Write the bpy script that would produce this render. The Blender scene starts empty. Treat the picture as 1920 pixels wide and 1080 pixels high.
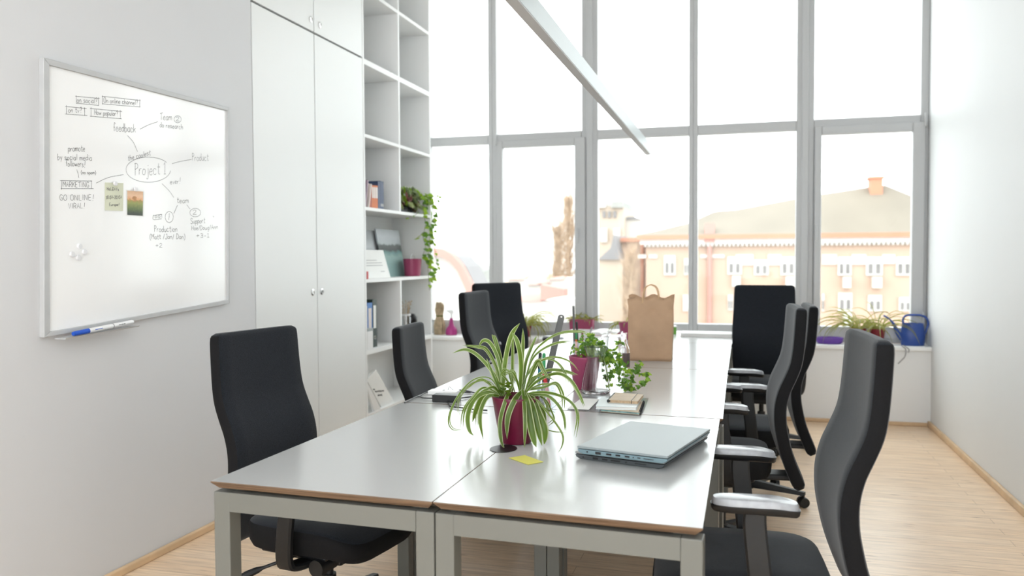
import bpy, bmesh, math, random
from mathutils import Vector, Matrix
R = math.radians
rnd = random.Random(7)
scene = bpy.context.scene
col = scene.collection

# ------------------------------------------------------------------ camera
FPX, YAW, PITCH, ROLL, EYE = 1553.37, 0.276123, 0.0367847, -0.0049682, 1.34
FW = Vector((-math.sin(YAW)*math.cos(PITCH), math.cos(YAW)*math.cos(PITCH), -math.sin(PITCH)))
_r0 = Vector((math.cos(YAW), math.sin(YAW), 0)); _u0 = _r0.cross(FW)
RT = _r0*math.cos(ROLL) + _u0*math.sin(ROLL)
UP = _u0*math.cos(ROLL) - _r0*math.sin(ROLL)
camd = bpy.data.cameras.new('camera'); cam = bpy.data.objects.new('camera', camd); col.objects.link(cam)
M = Matrix((RT, UP, -FW)).transposed().to_4x4(); M.translation = Vector((0, 0, EYE))
cam.matrix_world = M
camd.sensor_width = 36.0; camd.lens = FPX/1920*36.0; camd.clip_start = 0.05; camd.clip_end = 600
camd.dof.use_dof = True; camd.dof.focus_distance = 2.9; camd.dof.aperture_fstop = 2.8
scene.camera = cam

def ray(x, y): return FW + RT*((x-960)/FPX) - UP*((y-540)/FPX)
def onX(x, y, X): d = ray(x, y); return Vector((0, 0, EYE)) + d*(X/d.x)
def onY(x, y, Y): d = ray(x, y); return Vector((0, 0, EYE)) + d*(Y/d.y)
def onZ(x, y, Z): d = ray(x, y); return Vector((0, 0, EYE)) + d*((Z-EYE)/d.z)

# ------------------------------------------------------------------ light
W = bpy.data.worlds.new('overcast_sky'); scene.world = W; W.use_nodes = True
nt = W.node_tree; nt.nodes.clear()
out = nt.nodes.new('ShaderNodeOutputWorld'); bg = nt.nodes.new('ShaderNodeBackground')
tc = nt.nodes.new('ShaderNodeTexCoord'); nz = nt.nodes.new('ShaderNodeTexNoise'); cr = nt.nodes.new('ShaderNodeValToRGB')
nz.inputs['Scale'].default_value = 2.2; nz.inputs['Detail'].default_value = 4
cr.color_ramp.elements[0].color = (0.86, 0.92, 0.95, 1); cr.color_ramp.elements[1].color = (0.95, 0.985, 1.0, 1)
cr.color_ramp.elements[0].position = 0.35; cr.color_ramp.elements[1].position = 0.55
nt.links.new(tc.outputs['Generated'], nz.inputs['Vector']); nt.links.new(nz.outputs['Fac'], cr.inputs['Fac'])
nt.links.new(cr.outputs['Color'], bg.inputs['Color']); bg.inputs['Strength'].default_value = 1.6
nt.links.new(bg.outputs['Background'], out.inputs['Surface'])
sd = bpy.data.lights.new('sun', 'SUN'); sun = bpy.data.objects.new('sun', sd); col.objects.link(sun)
sd.energy = 0.25; sd.angle = R(3); sd.color = (1, .9, .76)
sun.rotation_euler = Vector((0.80, 0.36, -0.48)).to_track_quat('-Z', 'Y').to_euler()
scene.cycles.transparent_max_bounces = 32
vs = scene.view_settings
vs.view_transform = 'Standard'; vs.look = 'None'; vs.gamma = 1; vs.exposure = 1.6; vs.use_curve_mapping = False

# ------------------------------------------------------------------ materials
MATS = {}
def mat(name, c, rough=.5, metal=0, spec=.5, noise=None, bump=None, trans=0, ior=1.45, sheen=0, coat=0):
    m = bpy.data.materials.new(name); m.use_nodes = True; n = m.node_tree.nodes; L = m.node_tree.links
    b = n['Principled BSDF']
    b.inputs['Base Color'].default_value = (*c, 1); b.inputs['Roughness'].default_value = rough
    b.inputs['Metallic'].default_value = metal; b.inputs['Specular IOR Level'].default_value = spec
    b.inputs['Transmission Weight'].default_value = trans; b.inputs['IOR'].default_value = ior
    if sheen: b.inputs['Sheen Weight'].default_value = sheen; b.inputs['Sheen Roughness'].default_value = .4
    if coat: b.inputs['Coat Weight'].default_value = coat; b.inputs['Coat Roughness'].default_value = .1
    t = n.new('ShaderNodeTexCoord')
    if noise:
        sc, amt = noise
        z = n.new('ShaderNodeTexNoise'); z.inputs['Scale'].default_value = sc; z.inputs['Detail'].default_value = 3
        r = n.new('ShaderNodeValToRGB')
        r.color_ramp.elements[0].color = (*[max(0, x*(1-amt)) for x in c], 1); r.color_ramp.elements[1].color = (*[min(1, x*(1+amt)) for x in c], 1)
        r.color_ramp.elements[0].position = .3; r.color_ramp.elements[1].position = .7
        L.new(t.outputs['Object'], z.inputs['Vector']); L.new(z.outputs['Fac'], r.inputs['Fac']); L.new(r.outputs['Color'], b.inputs['Base Color'])
    if bump:
        sc, st = bump
        z = n.new('ShaderNodeTexNoise'); z.inputs['Scale'].default_value = sc; z.inputs['Detail'].default_value = 2
        p = n.new('ShaderNodeBump'); p.inputs['Strength'].default_value = st; p.inputs['Distance'].default_value = .002
        L.new(t.outputs['Object'], z.inputs['Vector']); L.new(z.outputs['Fac'], p.inputs['Height']); L.new(p.outputs['Normal'], b.inputs['Normal'])
    MATS[name] = m
    return m
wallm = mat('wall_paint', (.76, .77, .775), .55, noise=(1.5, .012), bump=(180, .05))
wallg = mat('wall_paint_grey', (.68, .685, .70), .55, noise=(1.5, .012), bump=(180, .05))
whitep = mat('white_paint', (.82, .82, .815), .45, bump=(220, .04))
ceilm = mat('ceiling_paint', (.90, .90, .90), .8, bump=(90, .05))
cabm = mat('cabinet_white', (.82, .835, .83), .35, noise=(.8, .01))
gapm = mat('cabinet_gap', (.12, .12, .12), .8, noise=(5, .1))
shelfm = mat('shelf_laminate', (.84, .845, .84), .4, noise=(1.2, .012))
framew = mat('window_profile', (.52, .525, .53), .42, noise=(3, .015))
gasket = mat('rubber_gasket', (.10, .10, .10), .7, noise=(40, .1))
sillm = mat('sill_plastic', (.86, .86, .85), .3, noise=(2, .01))
deskm = mat('desk_laminate', (.50, .505, .50), .20, spec=.55, noise=(2, .008))
deskf = mat('desk_frame_paint', (.155, .155, .137), .42, noise=(4, .02))
blackp = mat('black_plastic', (.008, .0085, .0095), .42, noise=(60, .1))
greyp = mat('pad_plastic', (.34, .35, .37), .25, spec=.7, noise=(60, .08))
metal = mat('brushed_steel', (.62, .63, .64), .3, metal=1, noise=(30, .05))
chrome = mat('chrome', (.8, .8, .8), .12, metal=1, noise=(10, .02))
pinkpot = mat('magenta_pot', (.115, .006, .027), .28, noise=(12, .06))
pinkpot2 = mat('pink_pot', (.33, .055, .125), .35, noise=(12, .06))
soil = mat('soil', (.02, .013, .009), .95, noise=(60, .5), bump=(80, .8))
leafg = mat('leaf_green', (.085, .155, .018), .34, noise=(14, .22))
leafc = mat('leaf_cream', (.50, .55, .30), .42, noise=(14, .08))
ivyg = mat('ivy_green', (.10, .22, .035), .42, noise=(25, .35))
sillg = mat('sill_leaf', (.20, .20, .045), .45, noise=(25, .3))
leafp = mat('sill_leaf_pale', (.36, .34, .14), .45, noise=(25, .15))
ivyl = mat('ivy_lime', (.24, .40, .04), .42, noise=(25, .3))
stemm = mat('stem_brown', (.13, .12, .04), .7, noise=(30, .3))
paper = mat('paper', (.84, .84, .82), .7, noise=(6, .015))
inkb = mat('marker_ink', (.11, .11, .115), .6, noise=(60, .2))
inkl = mat('grey_ink', (.35, .35, .36), .6, noise=(60, .1))
kraft = mat('kraft_paper', (.47, .305, .19), .75, noise=(9, .08), bump=(28, .35))
blue = mat('blue_plastic', (.030, .075, .30), .35, noise=(8, .06))
purple = mat('purple_plastic', (.13, .05, .33), .35, noise=(8, .06))
terra = mat('dark_red_pot', (.18, .012, .02), .4, noise=(8, .1))
def leaftrans(m, c):
    n = m.node_tree.nodes; L = m.node_tree.links; b = n['Principled BSDF']
    tr = n.new('ShaderNodeBsdfTranslucent'); tr.inputs['Color'].default_value = (*c, 1)
    mx = n.new('ShaderNodeMixShader'); mx.inputs[0].default_value = .38
    o = [x for x in n if x.type == 'OUTPUT_MATERIAL'][0]
    L.new(b.outputs[0], mx.inputs[1]); L.new(tr.outputs[0], mx.inputs[2]); L.new(mx.outputs[0], o.inputs['Surface'])
leaftrans(leafg, (.24, .34, .03)); leaftrans(leafc, (.62, .68, .36)); leaftrans(ivyg, (.2, .4, .04)); leaftrans(sillg, (.32, .33, .06)); leaftrans(leafp, (.42, .42, .16)); leaftrans(ivyl, (.45, .65, .06))
def glassmat(name, tint=(1, 1, 1), gloss=.08):
    m = bpy.data.materials.new(name); m.use_nodes = True; n = m.node_tree.nodes; n.clear(); L = m.node_tree.links
    o = n.new('ShaderNodeOutputMaterial'); t = n.new('ShaderNodeBsdfTransparent'); g = n.new('ShaderNodeBsdfGlossy'); mx = n.new('ShaderNodeMixShader')
    z = n.new('ShaderNodeTexNoise'); z.inputs['Scale'].default_value = 3
    mr = n.new('ShaderNodeMapRange'); mr.inputs['To Min'].default_value = gloss*.9; mr.inputs['To Max'].default_value = gloss*1.1
    L.new(z.outputs['Fac'], mr.inputs['Value']); L.new(mr.outputs['Result'], mx.inputs[0])
    t.inputs['Color'].default_value = (*tint, 1); g.inputs['Roughness'].default_value = .02
    L.new(t.outputs[0], mx.inputs[1]); L.new(g.outputs[0], mx.inputs[2]); L.new(mx.outputs[0], o.inputs['Surface'])
    MATS[name] = m
    return m
pane_m = glassmat('window_glass', (.97, .985, .975), .012)
clear_m = glassmat('clear_plastic', (.93, .94, .95), .12)
glassm = mat('clear_glass', (.985, .99, .99), .015, trans=1, ior=1.42, noise=(3, .005))

def fabric(name, c):
    m = mat(name, c, .85, spec=.25, sheen=.18)
    n = m.node_tree.nodes; L = m.node_tree.links; b = n['Principled BSDF']; t = n.new('ShaderNodeTexCoord')
    z = n.new('ShaderNodeTexNoise'); z.inputs['Scale'].default_value = 420; z.inputs['Detail'].default_value = 2
    r = n.new('ShaderNodeValToRGB'); r.color_ramp.elements[0].position = .38; r.color_ramp.elements[1].position = .62
    r.color_ramp.elements[0].color = (*[x*.65 for x in c], 1); r.color_ramp.elements[1].color = (*[x*1.4 for x in c], 1)
    p = n.new('ShaderNodeBump'); p.inputs['Strength'].default_value = .5; p.inputs['Distance'].default_value = .001
    L.new(t.outputs['Object'], z.inputs['Vector']); L.new(z.outputs['Fac'], r.inputs['Fac']); L.new(r.outputs['Color'], b.inputs['Base Color'])
    L.new(z.outputs['Fac'], p.inputs['Height']); L.new(p.outputs['Normal'], b.inputs['Normal'])
    return m
fabside_shade = mat('black_side_and_shade_fabric', (.006, .006, .007), .8, spec=.25, noise=(300, .2))
fab = fabric('charcoal_fabric', (.0115, .0142, .0192))

def floor_mat():
    m = bpy.data.materials.new('oak_planks'); m.use_nodes = True; n = m.node_tree.nodes; L = m.node_tree.links; b = n['Principled BSDF']
    t = n.new('ShaderNodeTexCoord'); br = n.new('ShaderNodeTexBrick')
    br.inputs['Scale'].default_value = 1; br.inputs['Brick Width'].default_value = 1.9; br.inputs['Row Height'].default_value = .085
    br.inputs['Mortar Size'].default_value = .0012; br.inputs['Mortar Smooth'].default_value = .2; br.offset = .37
    br.inputs['Color1'].default_value = (.90, .71, .52, 1); br.inputs['Color2'].default_value = (.85, .645, .45, 1); br.inputs['Mortar'].default_value = (.42, .28, .16, 1)
    mp = n.new('ShaderNodeMapping'); mp.inputs['Scale'].default_value = (2.2, 26, 1)
    z = n.new('ShaderNodeTexNoise'); z.inputs['Scale'].default_value = 2.2; z.inputs['Detail'].default_value = 6; z.inputs['Distortion'].default_value = .6
    mp2 = n.new('ShaderNodeMapping'); mp2.inputs['Scale'].default_value = (4.5, 17, 1)
    v = n.new('ShaderNodeTexVoronoi'); v.inputs['Scale'].default_value = .8
    kr = n.new('ShaderNodeValToRGB'); kr.color_ramp.elements[0].position = .03; kr.color_ramp.elements[1].position = .13
    kr.color_ramp.elements[0].color = (.5, .38, .28, 1); kr.color_ramp.elements[1].color = (1, 1, 1, 1)
    r = n.new('ShaderNodeValToRGB'); r.color_ramp.elements[0].position = .3; r.color_ramp.elements[1].position = .75
    r.color_ramp.elements[0].color = (.78, .74, .70, 1); r.color_ramp.elements[1].color = (1.12, 1.1, 1.08, 1)
    mx = n.new('ShaderNodeMix'); mx.data_type = 'RGBA'; mx.blend_type = 'MULTIPLY'; mx.inputs[0].default_value = 1
    mk = n.new('ShaderNodeMix'); mk.data_type = 'RGBA'; mk.blend_type = 'MULTIPLY'; mk.inputs[0].default_value = .7
    L.new(t.outputs['Object'], br.inputs['Vector']); L.new(t.outputs['Object'], mp.inputs['Vector']); L.new(mp.outputs['Vector'], z.inputs['Vector'])
    L.new(t.outputs['Object'], mp2.inputs['Vector']); L.new(mp2.outputs['Vector'], v.inputs['Vector']); L.new(v.outputs['Distance'], kr.inputs['Fac'])
    L.new(z.outputs['Fac'], r.inputs['Fac']); L.new(br.outputs['Color'], mx.inputs[6]); L.new(r.outputs['Color'], mx.inputs[7])
    L.new(mx.outputs[2], mk.inputs[6]); L.new(kr.outputs['Color'], mk.inputs[7]); L.new(mk.outputs[2], b.inputs['Base Color'])
    b.inputs['Roughness'].default_value = .33; b.inputs['Specular IOR Level'].default_value = .5
    return m
oak = floor_mat()
oaktrim = mat('oak_trim', (.68, .48, .29), .45, noise=(7, .12))
def ply_mat():
    m = mat('plywood_edge', (.17, .105, .06), .6); n = m.node_tree.nodes; L = m.node_tree.links; b = n['Principled BSDF']
    t = n.new('ShaderNodeTexCoord'); mp = n.new('ShaderNodeMapping'); mp.inputs['Scale'].default_value = (3, 3, 190)
    z = n.new('ShaderNodeTexNoise'); z.inputs['Scale'].default_value = 1; r = n.new('ShaderNodeValToRGB')
    r.color_ramp.elements[0].color = (.09, .052, .03, 1); r.color_ramp.elements[1].color = (.24, .155, .095, 1); r.color_ramp.elements[0].position = .35; r.color_ramp.elements[1].position = .65
    L.new(t.outputs['Object'], mp.inputs['Vector']); L.new(mp.outputs['Vector'], z.inputs['Vector']); L.new(z.outputs['Fac'], r.inputs['Fac']); L.new(r.outputs['Color'], b.inputs['Base Color'])
    return m
ply = ply_mat()

# ------------------------------------------------------------------ mesh helpers
def B(): return bmesh.new()
def box(bm, lo, hi, mi=0, mtx=None):
    vs_ = [bm.verts.new((x, y, z)) for x in (lo[0], hi[0]) for y in (lo[1], hi[1]) for z in (lo[2], hi[2])]
    if mtx is not None:
        for v in vs_: v.co = mtx @ v.co
    fs = []
    for q in ((0, 1, 3, 2), (4, 6, 7, 5), (0, 4, 5, 1), (2, 3, 7, 6), (0, 2, 6, 4), (1, 5, 7, 3)):
        f = bm.faces.new([vs_[i] for i in q]); f.material_index = mi; fs.append(f)
    return vs_
def frame_of(d):
    d = d.normalized(); a = Vector((0, 0, 1)) if abs(d.z) < .9 else Vector((1, 0, 0))
    s = d.cross(a).normalized(); return s, s.cross(d).normalized()
def tube(bm, pts, r, seg=8, cap=True, mi=0):
    pts = [Vector(p) for p in pts]; n = len(pts); rs = r if isinstance(r, (list, tuple)) else [r]*n
    rings = []; s = None
    for i, p in enumerate(pts):
        d = (pts[min(i+1, n-1)]-pts[max(i-1, 0)]).normalized()
        if s is None: s, t = frame_of(d)
        else:
            s = (s-d*s.dot(d)).normalized(); t = s.cross(d)
        rings.append([bm.verts.new(p+(s*math.cos(2*math.pi*k/seg)+t*math.sin(2*math.pi*k/seg))*rs[i]) for k in range(seg)])
    for a, b in zip(rings, rings[1:]):
        for k in range(seg):
            f = bm.faces.new((a[k], a[(k+1) % seg], b[(k+1) % seg], b[k])); f.material_index = mi
    if cap:
        bm.faces.new(list(reversed(rings[0]))).material_index = mi; bm.faces.new(rings[-1]).material_index = mi
def cyl(bm, p0, p1, r0, r1=None, seg=20, mi=0): tube(bm, [p0, p1], [r0, r0 if r1 is None else r1], seg, True, mi)
def lathe(bm, prof, c=(0, 0, 0), seg=28, mi=0, sx=1, sy=1):
    rings = []
    for r, z in prof:
        if r < 1e-6: rings.append([bm.verts.new((c[0], c[1], c[2]+z))])
        else: rings.append([bm.verts.new((c[0]+r*sx*math.cos(2*math.pi*k/seg), c[1]+r*sy*math.sin(2*math.pi*k/seg), c[2]+z)) for k in range(seg)])
    for a, b in zip(rings, rings[1:]):
        for k in range(seg):
            k2 = (k+1) % seg
            if len(a) == 1 and len(b) == 1: continue
            if len(a) == 1: q = (a[0], b[k2], b[k])
            elif len(b) == 1: q = (a[k], a[k2], b[0])
            else: q = (a[k], a[k2], b[k2], b[k])
            bm.faces.new(q).material_index = mi
def prism(bm, poly, vec, mi=0):
    vec = Vector(vec); a = [bm.verts.new(Vector(p)) for p in poly]; b = [bm.verts.new(Vector(p)+vec) for p in poly]; n = len(poly)
    bm.faces.new(a).material_index = mi; bm.faces.new(list(reversed(b))).material_index = mi
    for k in range(n): bm.faces.new((a[k], b[k], b[(k+1) % n], a[(k+1) % n])).material_index = mi
def loft(bm, rings, close=True, cap=True, mi=0):
    R_ = [[bm.verts.new(Vector(p)) for p in r] for r in rings]; n = len(R_[0])
    for a, b in zip(R_, R_[1:]):
        for k in range(n if close else n-1):
            bm.faces.new((a[k], a[(k+1) % n], b[(k+1) % n], b[k])).material_index = mi
    if cap: bm.faces.new(list(reversed(R_[0]))).material_index = mi; bm.faces.new(R_[-1]).material_index = mi
def spline(pts, n=6):
    P = [Vector(p) for p in pts]; P = [P[0]*2-P[1]] + P + [P[-1]*2-P[-2]]; o = []
    for i in range(1, len(P)-2):
        for k in range(n):
            t = k/n; a, b, c, d = P[i-1:i+3]
            o.append(.5*((2*b)+(c-a)*t+(2*a-5*b+4*c-d)*t*t+(3*b-a-3*c+d)*t**3))
    o.append(P[-2]); return o
def obj(name, bm, mats, parent=None, bevel=0, smooth=False, loc=None, rot=None, seg=2):
    bmesh.ops.recalc_face_normals(bm, faces=bm.faces)
    me = bpy.data.meshes.new(name); bm.to_mesh(me); bm.free()
    for m in (mats if isinstance(mats, (list, tuple)) else [mats]): me.materials.append(m)
    if smooth:
        for p in me.polygons: p.use_smooth = True
        me.set_sharp_from_angle(angle=R(38))
    o = bpy.data.objects.new(name, me); col.objects.link(o)
    if parent is not None: o.parent = parent
    if loc is not None: o.location = loc
    if rot is not None: o.rotation_euler = rot
    if bevel:
        b = o.modifiers.new('bevel', 'BEVEL'); b.width = bevel; b.segments = seg; b.limit_method = 'ANGLE'; b.angle_limit = R(40)
    return o
def thing(name, label, cat, loc=(0, 0, 0), rotz=0, group=None):
    o = bpy.data.objects.new(name, None); o.empty_display_size = .05; col.objects.link(o)
    o.location = loc; o.rotation_euler = (0, 0, rotz); tag(o, label, cat, group); return o
def tag(o, label, cat, group=None, kind=None):
    o['label'] = label; o['category'] = cat
    if group: o['group'] = group
    if kind: o['kind'] = kind
    return o
def struct(o): o['kind'] = 'structure'; return o
def copy_tree(o, parent=None):
    c = o.copy(); col.objects.link(c)
    if parent is not None: c.parent = parent
    for ch in list(o.children): copy_tree(ch, c)
    return c

# ================================================================== the room
XL, XR, YW, ZC = -2.555, 1.39, 7.09, 3.95
bm = B(); box(bm, (-3.0, -2.4, -.12), (1.6, 7.5, 0)); struct(obj('floor', bm, oak))
bm = B(); box(bm, (-3.0, -2.4, ZC), (1.6, 7.55, ZC+.15)); struct(obj('ceiling', bm, ceilm))
bm = B(); box(bm, (XR, -2.4, 0), (XR+.2, 7.5, ZC)); struct(obj('wall_right', bm, wallm))
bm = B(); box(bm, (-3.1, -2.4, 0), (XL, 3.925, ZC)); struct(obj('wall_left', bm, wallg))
bm = B(); box(bm, (-3.1, 3.925, 0), (-2.92, 7.5, ZC)); struct(obj('wall_left_behind_shelves', bm, wallm))
bm = B(); box(bm, (-2.92, YW, 0), (XR, 7.5, .592)); struct(obj('wall_back', bm, whitep))
# oak strip along the wall feet
bm = B(); box(bm, (XR-.022, -2.4, 0), (XR, YW, .045)); struct(obj('baseboard_right', bm, oaktrim, bevel=.006))
bm = B(); box(bm, (XL, -2.4, 0), (XL+.022, 3.92, .035)); struct(obj('baseboard_left', bm, oaktrim, bevel=.006))
bm = B(); box(bm, (-2.54, YW-.02, 0), (XR-.022, YW, .03)); struct(obj('baseboard_back', bm, oaktrim, bevel=.006))
# window sill
bm = B(); box(bm, (-2.92, YW-.035, .592), (XR, 7.30, .628)); struct(obj('trim_1', bm, sillm, bevel=.008))

# windows: five bays of a fixed light over a lower light or a tilting sash
YG = 7.33
def U(px): return onY(px, 250, YG).x
zsill, zt0, zt1, ztop = .628, None, None, 3.85
zt1 = onY(1200, 240.5, YG).z; zt0 = onY(1200, 258.5, YG).z
zgb = onY(1625, 612, YG).z
bays = [(-2.92, U(917.5), U(933), False), (U(917.5), U(1092), U(1122), True), (U(1092), U(1292), U(1309), False), (U(1292), U(1493), U(1526), False), (U(1493), U(1724.5), None, True)]
edges = [(-2.92, -2.86), (U(917.5), U(933)), (U(1092), U(1122)), (U(1292), U(1309)), (U(1493), U(1526)), (U(1724.5), XR)]
for i in range(5):
    a = edges[i]; b = edges[i+1]
    x0 = (a[0]+a[1])/2 if i else a[0]; x1 = (b[0]+b[1])/2 if i < 4 else b[1]
    gx0, gx1 = a[1], b[0]
    w = bpy.data.objects.new('window_%d' % (i+1), None); col.objects.link(w); w.location = ((x0+x1)/2, YG, zsill); struct(w)
    def loc(bm):
        bmesh.ops.translate(bm, verts=bm.verts, vec=-Vector(w.location)); return bm
    bm = B(); F0, F1 = YG-.035, YG+.045
    zlow = zsill+.05
    box(bm, (x0, F0, zsill), (gx0, F1, ztop)); box(bm, (gx1, F0, zsill), (x1, F1, ztop))
    box(bm, (gx0, F0, zt0), (gx1, F1, zt1)); box(bm, (gx0, F0, zsill), (gx1, F1, zlow if bays[i][3] else zgb)); box(bm, (gx0, F0, ztop-.07), (gx1, F1, ztop))
    obj('window_frame', loc(bm), framew, w, bevel=.006)
    if b[1]-b[0] > .1 and i < 4:
        bm = B(); xm = (b[0]+b[1])/2; box(bm, (xm-.028, F0-.022, zsill), (xm+.028, F0+.004, ztop)); obj('mullion_cover', loc(bm), framew, w, bevel=.008)
    bm = B(); box(bm, (gx0+.002, YG, zt1), (gx1-.002, YG+.006, ztop-.07)); obj('upper_pane', loc(bm), pane_m, w)
    if bays[i][3]:
        s0, s1 = (U(945), U(1079.5)) if i == 1 else (U(1540), U(1709.5))
        st = onY(1010, 276, YG).z if i == 1 else onY(1625, 251, YG).z
        bm = B(); S0, S1 = YG-.062, YG+.02; e = .012
        box(bm, (gx0+e*.2, S0, zlow-.012), (s0, S1, zt0+.022)); box(bm, (s1, S0, zlow-.012), (gx1+.035, S1, zt0+.022))
        box(bm, (s0, S0, st), (s1, S1, zt0+.022)); box(bm, (s0, S0, zlow-.012), (s1, S1, zgb))
        sh = obj('sash', loc(bm), framew, w, bevel=.008)
        bm = B(); box(bm, (s0+.001, YG-.01, zgb), (s1-.001, YG-.004, st)); obj('lower_pane', loc(bm), pane_m, w)
        bm = B()
        for z_ in (zlow+.1, zt0-.02): cyl(bm, ((gx0 if i == 1 else gx1+.03), S0-.012, z_), ((gx0 if i == 1 else gx1+.03), S0-.012, z_+.11), .011)
        obj('hinge', loc(bm), framew, w)
        hx = s1+.03 if i == 1 else s0-.04
        bm = B(); box(bm, (hx-.014, S0-.012, 1.52), (hx+.014, S0, 1.60)); box(bm, (hx-.010, S0-.042, 1.575), (hx+.010, S0-.01, 1.595)); box(bm, (hx-.010, S0-.045, 1.46), (hx+.010, S0-.028, 1.595))
        obj('window_handle', loc(bm), framew, w, bevel=.004)
    else:
        bm = B(); box(bm, (gx0+.002, YG, zgb), (gx1-.002, YG+.006, zt0)); obj('lower_pane', loc(bm), pane_m, w)

# ------------------------------------------------------------------ tall cupboard
cup = thing('cupboard', 'tall white built-in cupboard with four plain doors beside the whiteboard wall', 'cupboard', (-2.74, 4.59, 0))
cl = lambda bm: (bmesh.ops.translate(bm, verts=bm.verts, vec=-Vector(cup.location)), bm)[1]
bm = B(); box(bm, (-2.915, 3.93, 0), (-2.579, 5.262, 3.94)); obj('carcass', cl(bm), gapm, cup)
dz = 2.713
for n_, (y0, y1, z0, z1, ky, kz) in enumerate(((3.935, 4.596, .02, dz, 4.54, 1.133), (4.606, 5.262, .02, dz, 4.652, 1.133), (3.935, 4.596, dz+.012, 3.93, 4.56, 2.79), (4.606, 5.262, dz+.012, 3.93, 4.671, 2.785))):
    bm = B(); box(bm, (-2.578, y0, z0), (XL, y1, z1)); d = obj('door', cl(bm), cabm, cup, bevel=.002)
    bm = B(); lathe(bm, [(.020, 0), (.020, .004), (.013, .007), (.0125, .004), (.0, .004)], seg=20)
    k = obj('lock', bm, chrome, d, smooth=True); k.location = Vector((XL, ky, kz))-Vector(cup.location); k.rotation_euler = (0, R(90), 0)
    bm = B(); box(bm, (-.0015, -.006, .0045), (.0015, .006, .0055)); kk = obj('keyhole', bm, gapm, d); kk.location = k.location; kk.rotation_euler = k.rotation_euler

# ------------------------------------------------------------------ open shelving
SY0, SYM0, SYM1, SY1 = 5.268, 5.876, 5.901, 6.535
bc = thing('bookcase', 'tall white open shelving unit two bays wide beside the windows', 'bookcase', (-2.74, 5.9, 0))
bl = lambda bm: (bmesh.ops.translate(bm, verts=bm.verts, vec=-Vector(bc.location)), bm)[1]
bm = B(); box(bm, (-2.918, SY0, 0), (-2.905, SY1, 3.94)); obj('back_panel', bl(bm), shelfm, bc)
for y0, y1 in ((SY0, SY0+.022), (SY1-.022, SY1)):
    bm = B(); box(bm, (-2.905, y0, 0), (XL, y1, 3.94)); obj('side_panel', bl(bm), shelfm, bc, bevel=.001)
shz = [(.215, .243), (.662, .695), (1.168, 1.192), (1.675, 1.698), (2.181, 2.205), (2.684, 2.722), (3.192, 3.217), (3.70, 3.725)]
for z0, z1 in shz:
    bm = B(); box(bm, (-2.905, SY0+.022, z0), (XL, SY1-.022, z1)); obj('shelf', bl(bm), shelfm, bc, bevel=.001)
for z0, z1 in ((.695, 1.168), (1.698, 2.181), (2.205, 2.684), (2.722, 3.192), (3.217, 3.70)):
    bm = B(); box(bm, (-2.905, SYM0, z0), (XL, SYM1, z1)); obj('divider', bl(bm), shelfm, bc, bevel=.001)
bm = B(); box(bm, (-2.58, SY0+.022, 0), (-2.575, SY1-.022, .215)); obj('plinth', bl(bm), shelfm, bc)

# ------------------------------------------------------------------ pendant light
A0 = Vector((-.655, .55, 0)); A1 = Vector((-.712, 6.27, 0)); ang = math.atan2(A1.y-A0.y, A1.x-A0.x)-math.pi/2
Lm = (A1-A0).length
pl = thing('pendant_light', 'long slim white linear pendant light hanging above the desks', 'light', ((A0.x+A1.x)/2, (A0.y+A1.y)/2, 2.1), ang)
whal = mat('lamp_white', (.34, .385, .395), .35, noise=(3, .01)); diff = mat('lamp_diffuser', (.50, .495, .50), .5, noise=(4, .02))
hw = .019
bm = B(); box(bm, (-hw, -Lm/2, .004), (hw, Lm/2, .078)); obj('housing', bm, whal, pl, bevel=.0015)
bm = B(); box(bm, (-hw+.001, -Lm/2+.004, 0), (hw-.001, Lm/2-.004, .006)); obj('diffuser', bm, diff, pl)
for y in (-1.6, -.06, 1.95):
    bm = B(); cyl(bm, (0, y, .078), (0, y, .10), .006, .003, 10); cyl(bm, (0, y, .10), (0, y, 3.95-2.1), .0012, seg=6); obj('suspension_wire', bm, metal, pl)

# ------------------------------------------------------------------ whiteboard and writing
XB = XL+.014
def WB(px, py, x=XB): p = onX(px, py, x); return p
wb = thing('whiteboard', 'large framed whiteboard on the left wall covered with a handwritten mind map', 'whiteboard', (XL, 3.1, 1.6))
wl = lambda bm: (bmesh.ops.translate(bm, verts=bm.verts, vec=-Vector(wb.location)), bm)[1]
wbm = mat('whiteboard_enamel', (.96, .96, .96), .14, spec=.8, noise=(2, .006))
alu = mat('aluminium_frame', (.52, .525, .53), .45, metal=.1, noise=(20, .03))
I = [WB(*p) for p in ((89, 122), (424, 208), (425, 562), (90, 622))]
O = [WB(*p) for p in ((78, 108), (427, 202), (428, 569), (79, 633))]
bm = B(); prism(bm, [Vector((XL+.001, p.y, p.z)) for p in I], (.013, 0, 0)); obj('board', wl(bm), wbm, wb)
bm = B()
for k in range(4):
    k2 = (k+1) % 4
    prism(bm, [Vector((XL, q.y, q.z)) for q in (O[k], O[k2], I[k2], I[k])], (.024, 0, 0))
obj('board_frame', wl(bm), alu, wb, bevel=.002)
bm = B(); p0, p1 = WB(100, 628), WB(240, 605)
prism(bm, [Vector((XL+.02, p0.y, p0.z-.012)), Vector((XL+.02, p0.y, p0.z-.016)), Vector((XL+.070, p0.y, p0.z-.016)), Vector((XL+.073, p0.y, p0.z-.011)), Vector((XL+.068, p0.y, p0.z-.0125))], Vector((0, p1.y-p0.y, p1.z-p0.z)))
obj('pen_tray', wl(bm), alu, wb)

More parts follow.
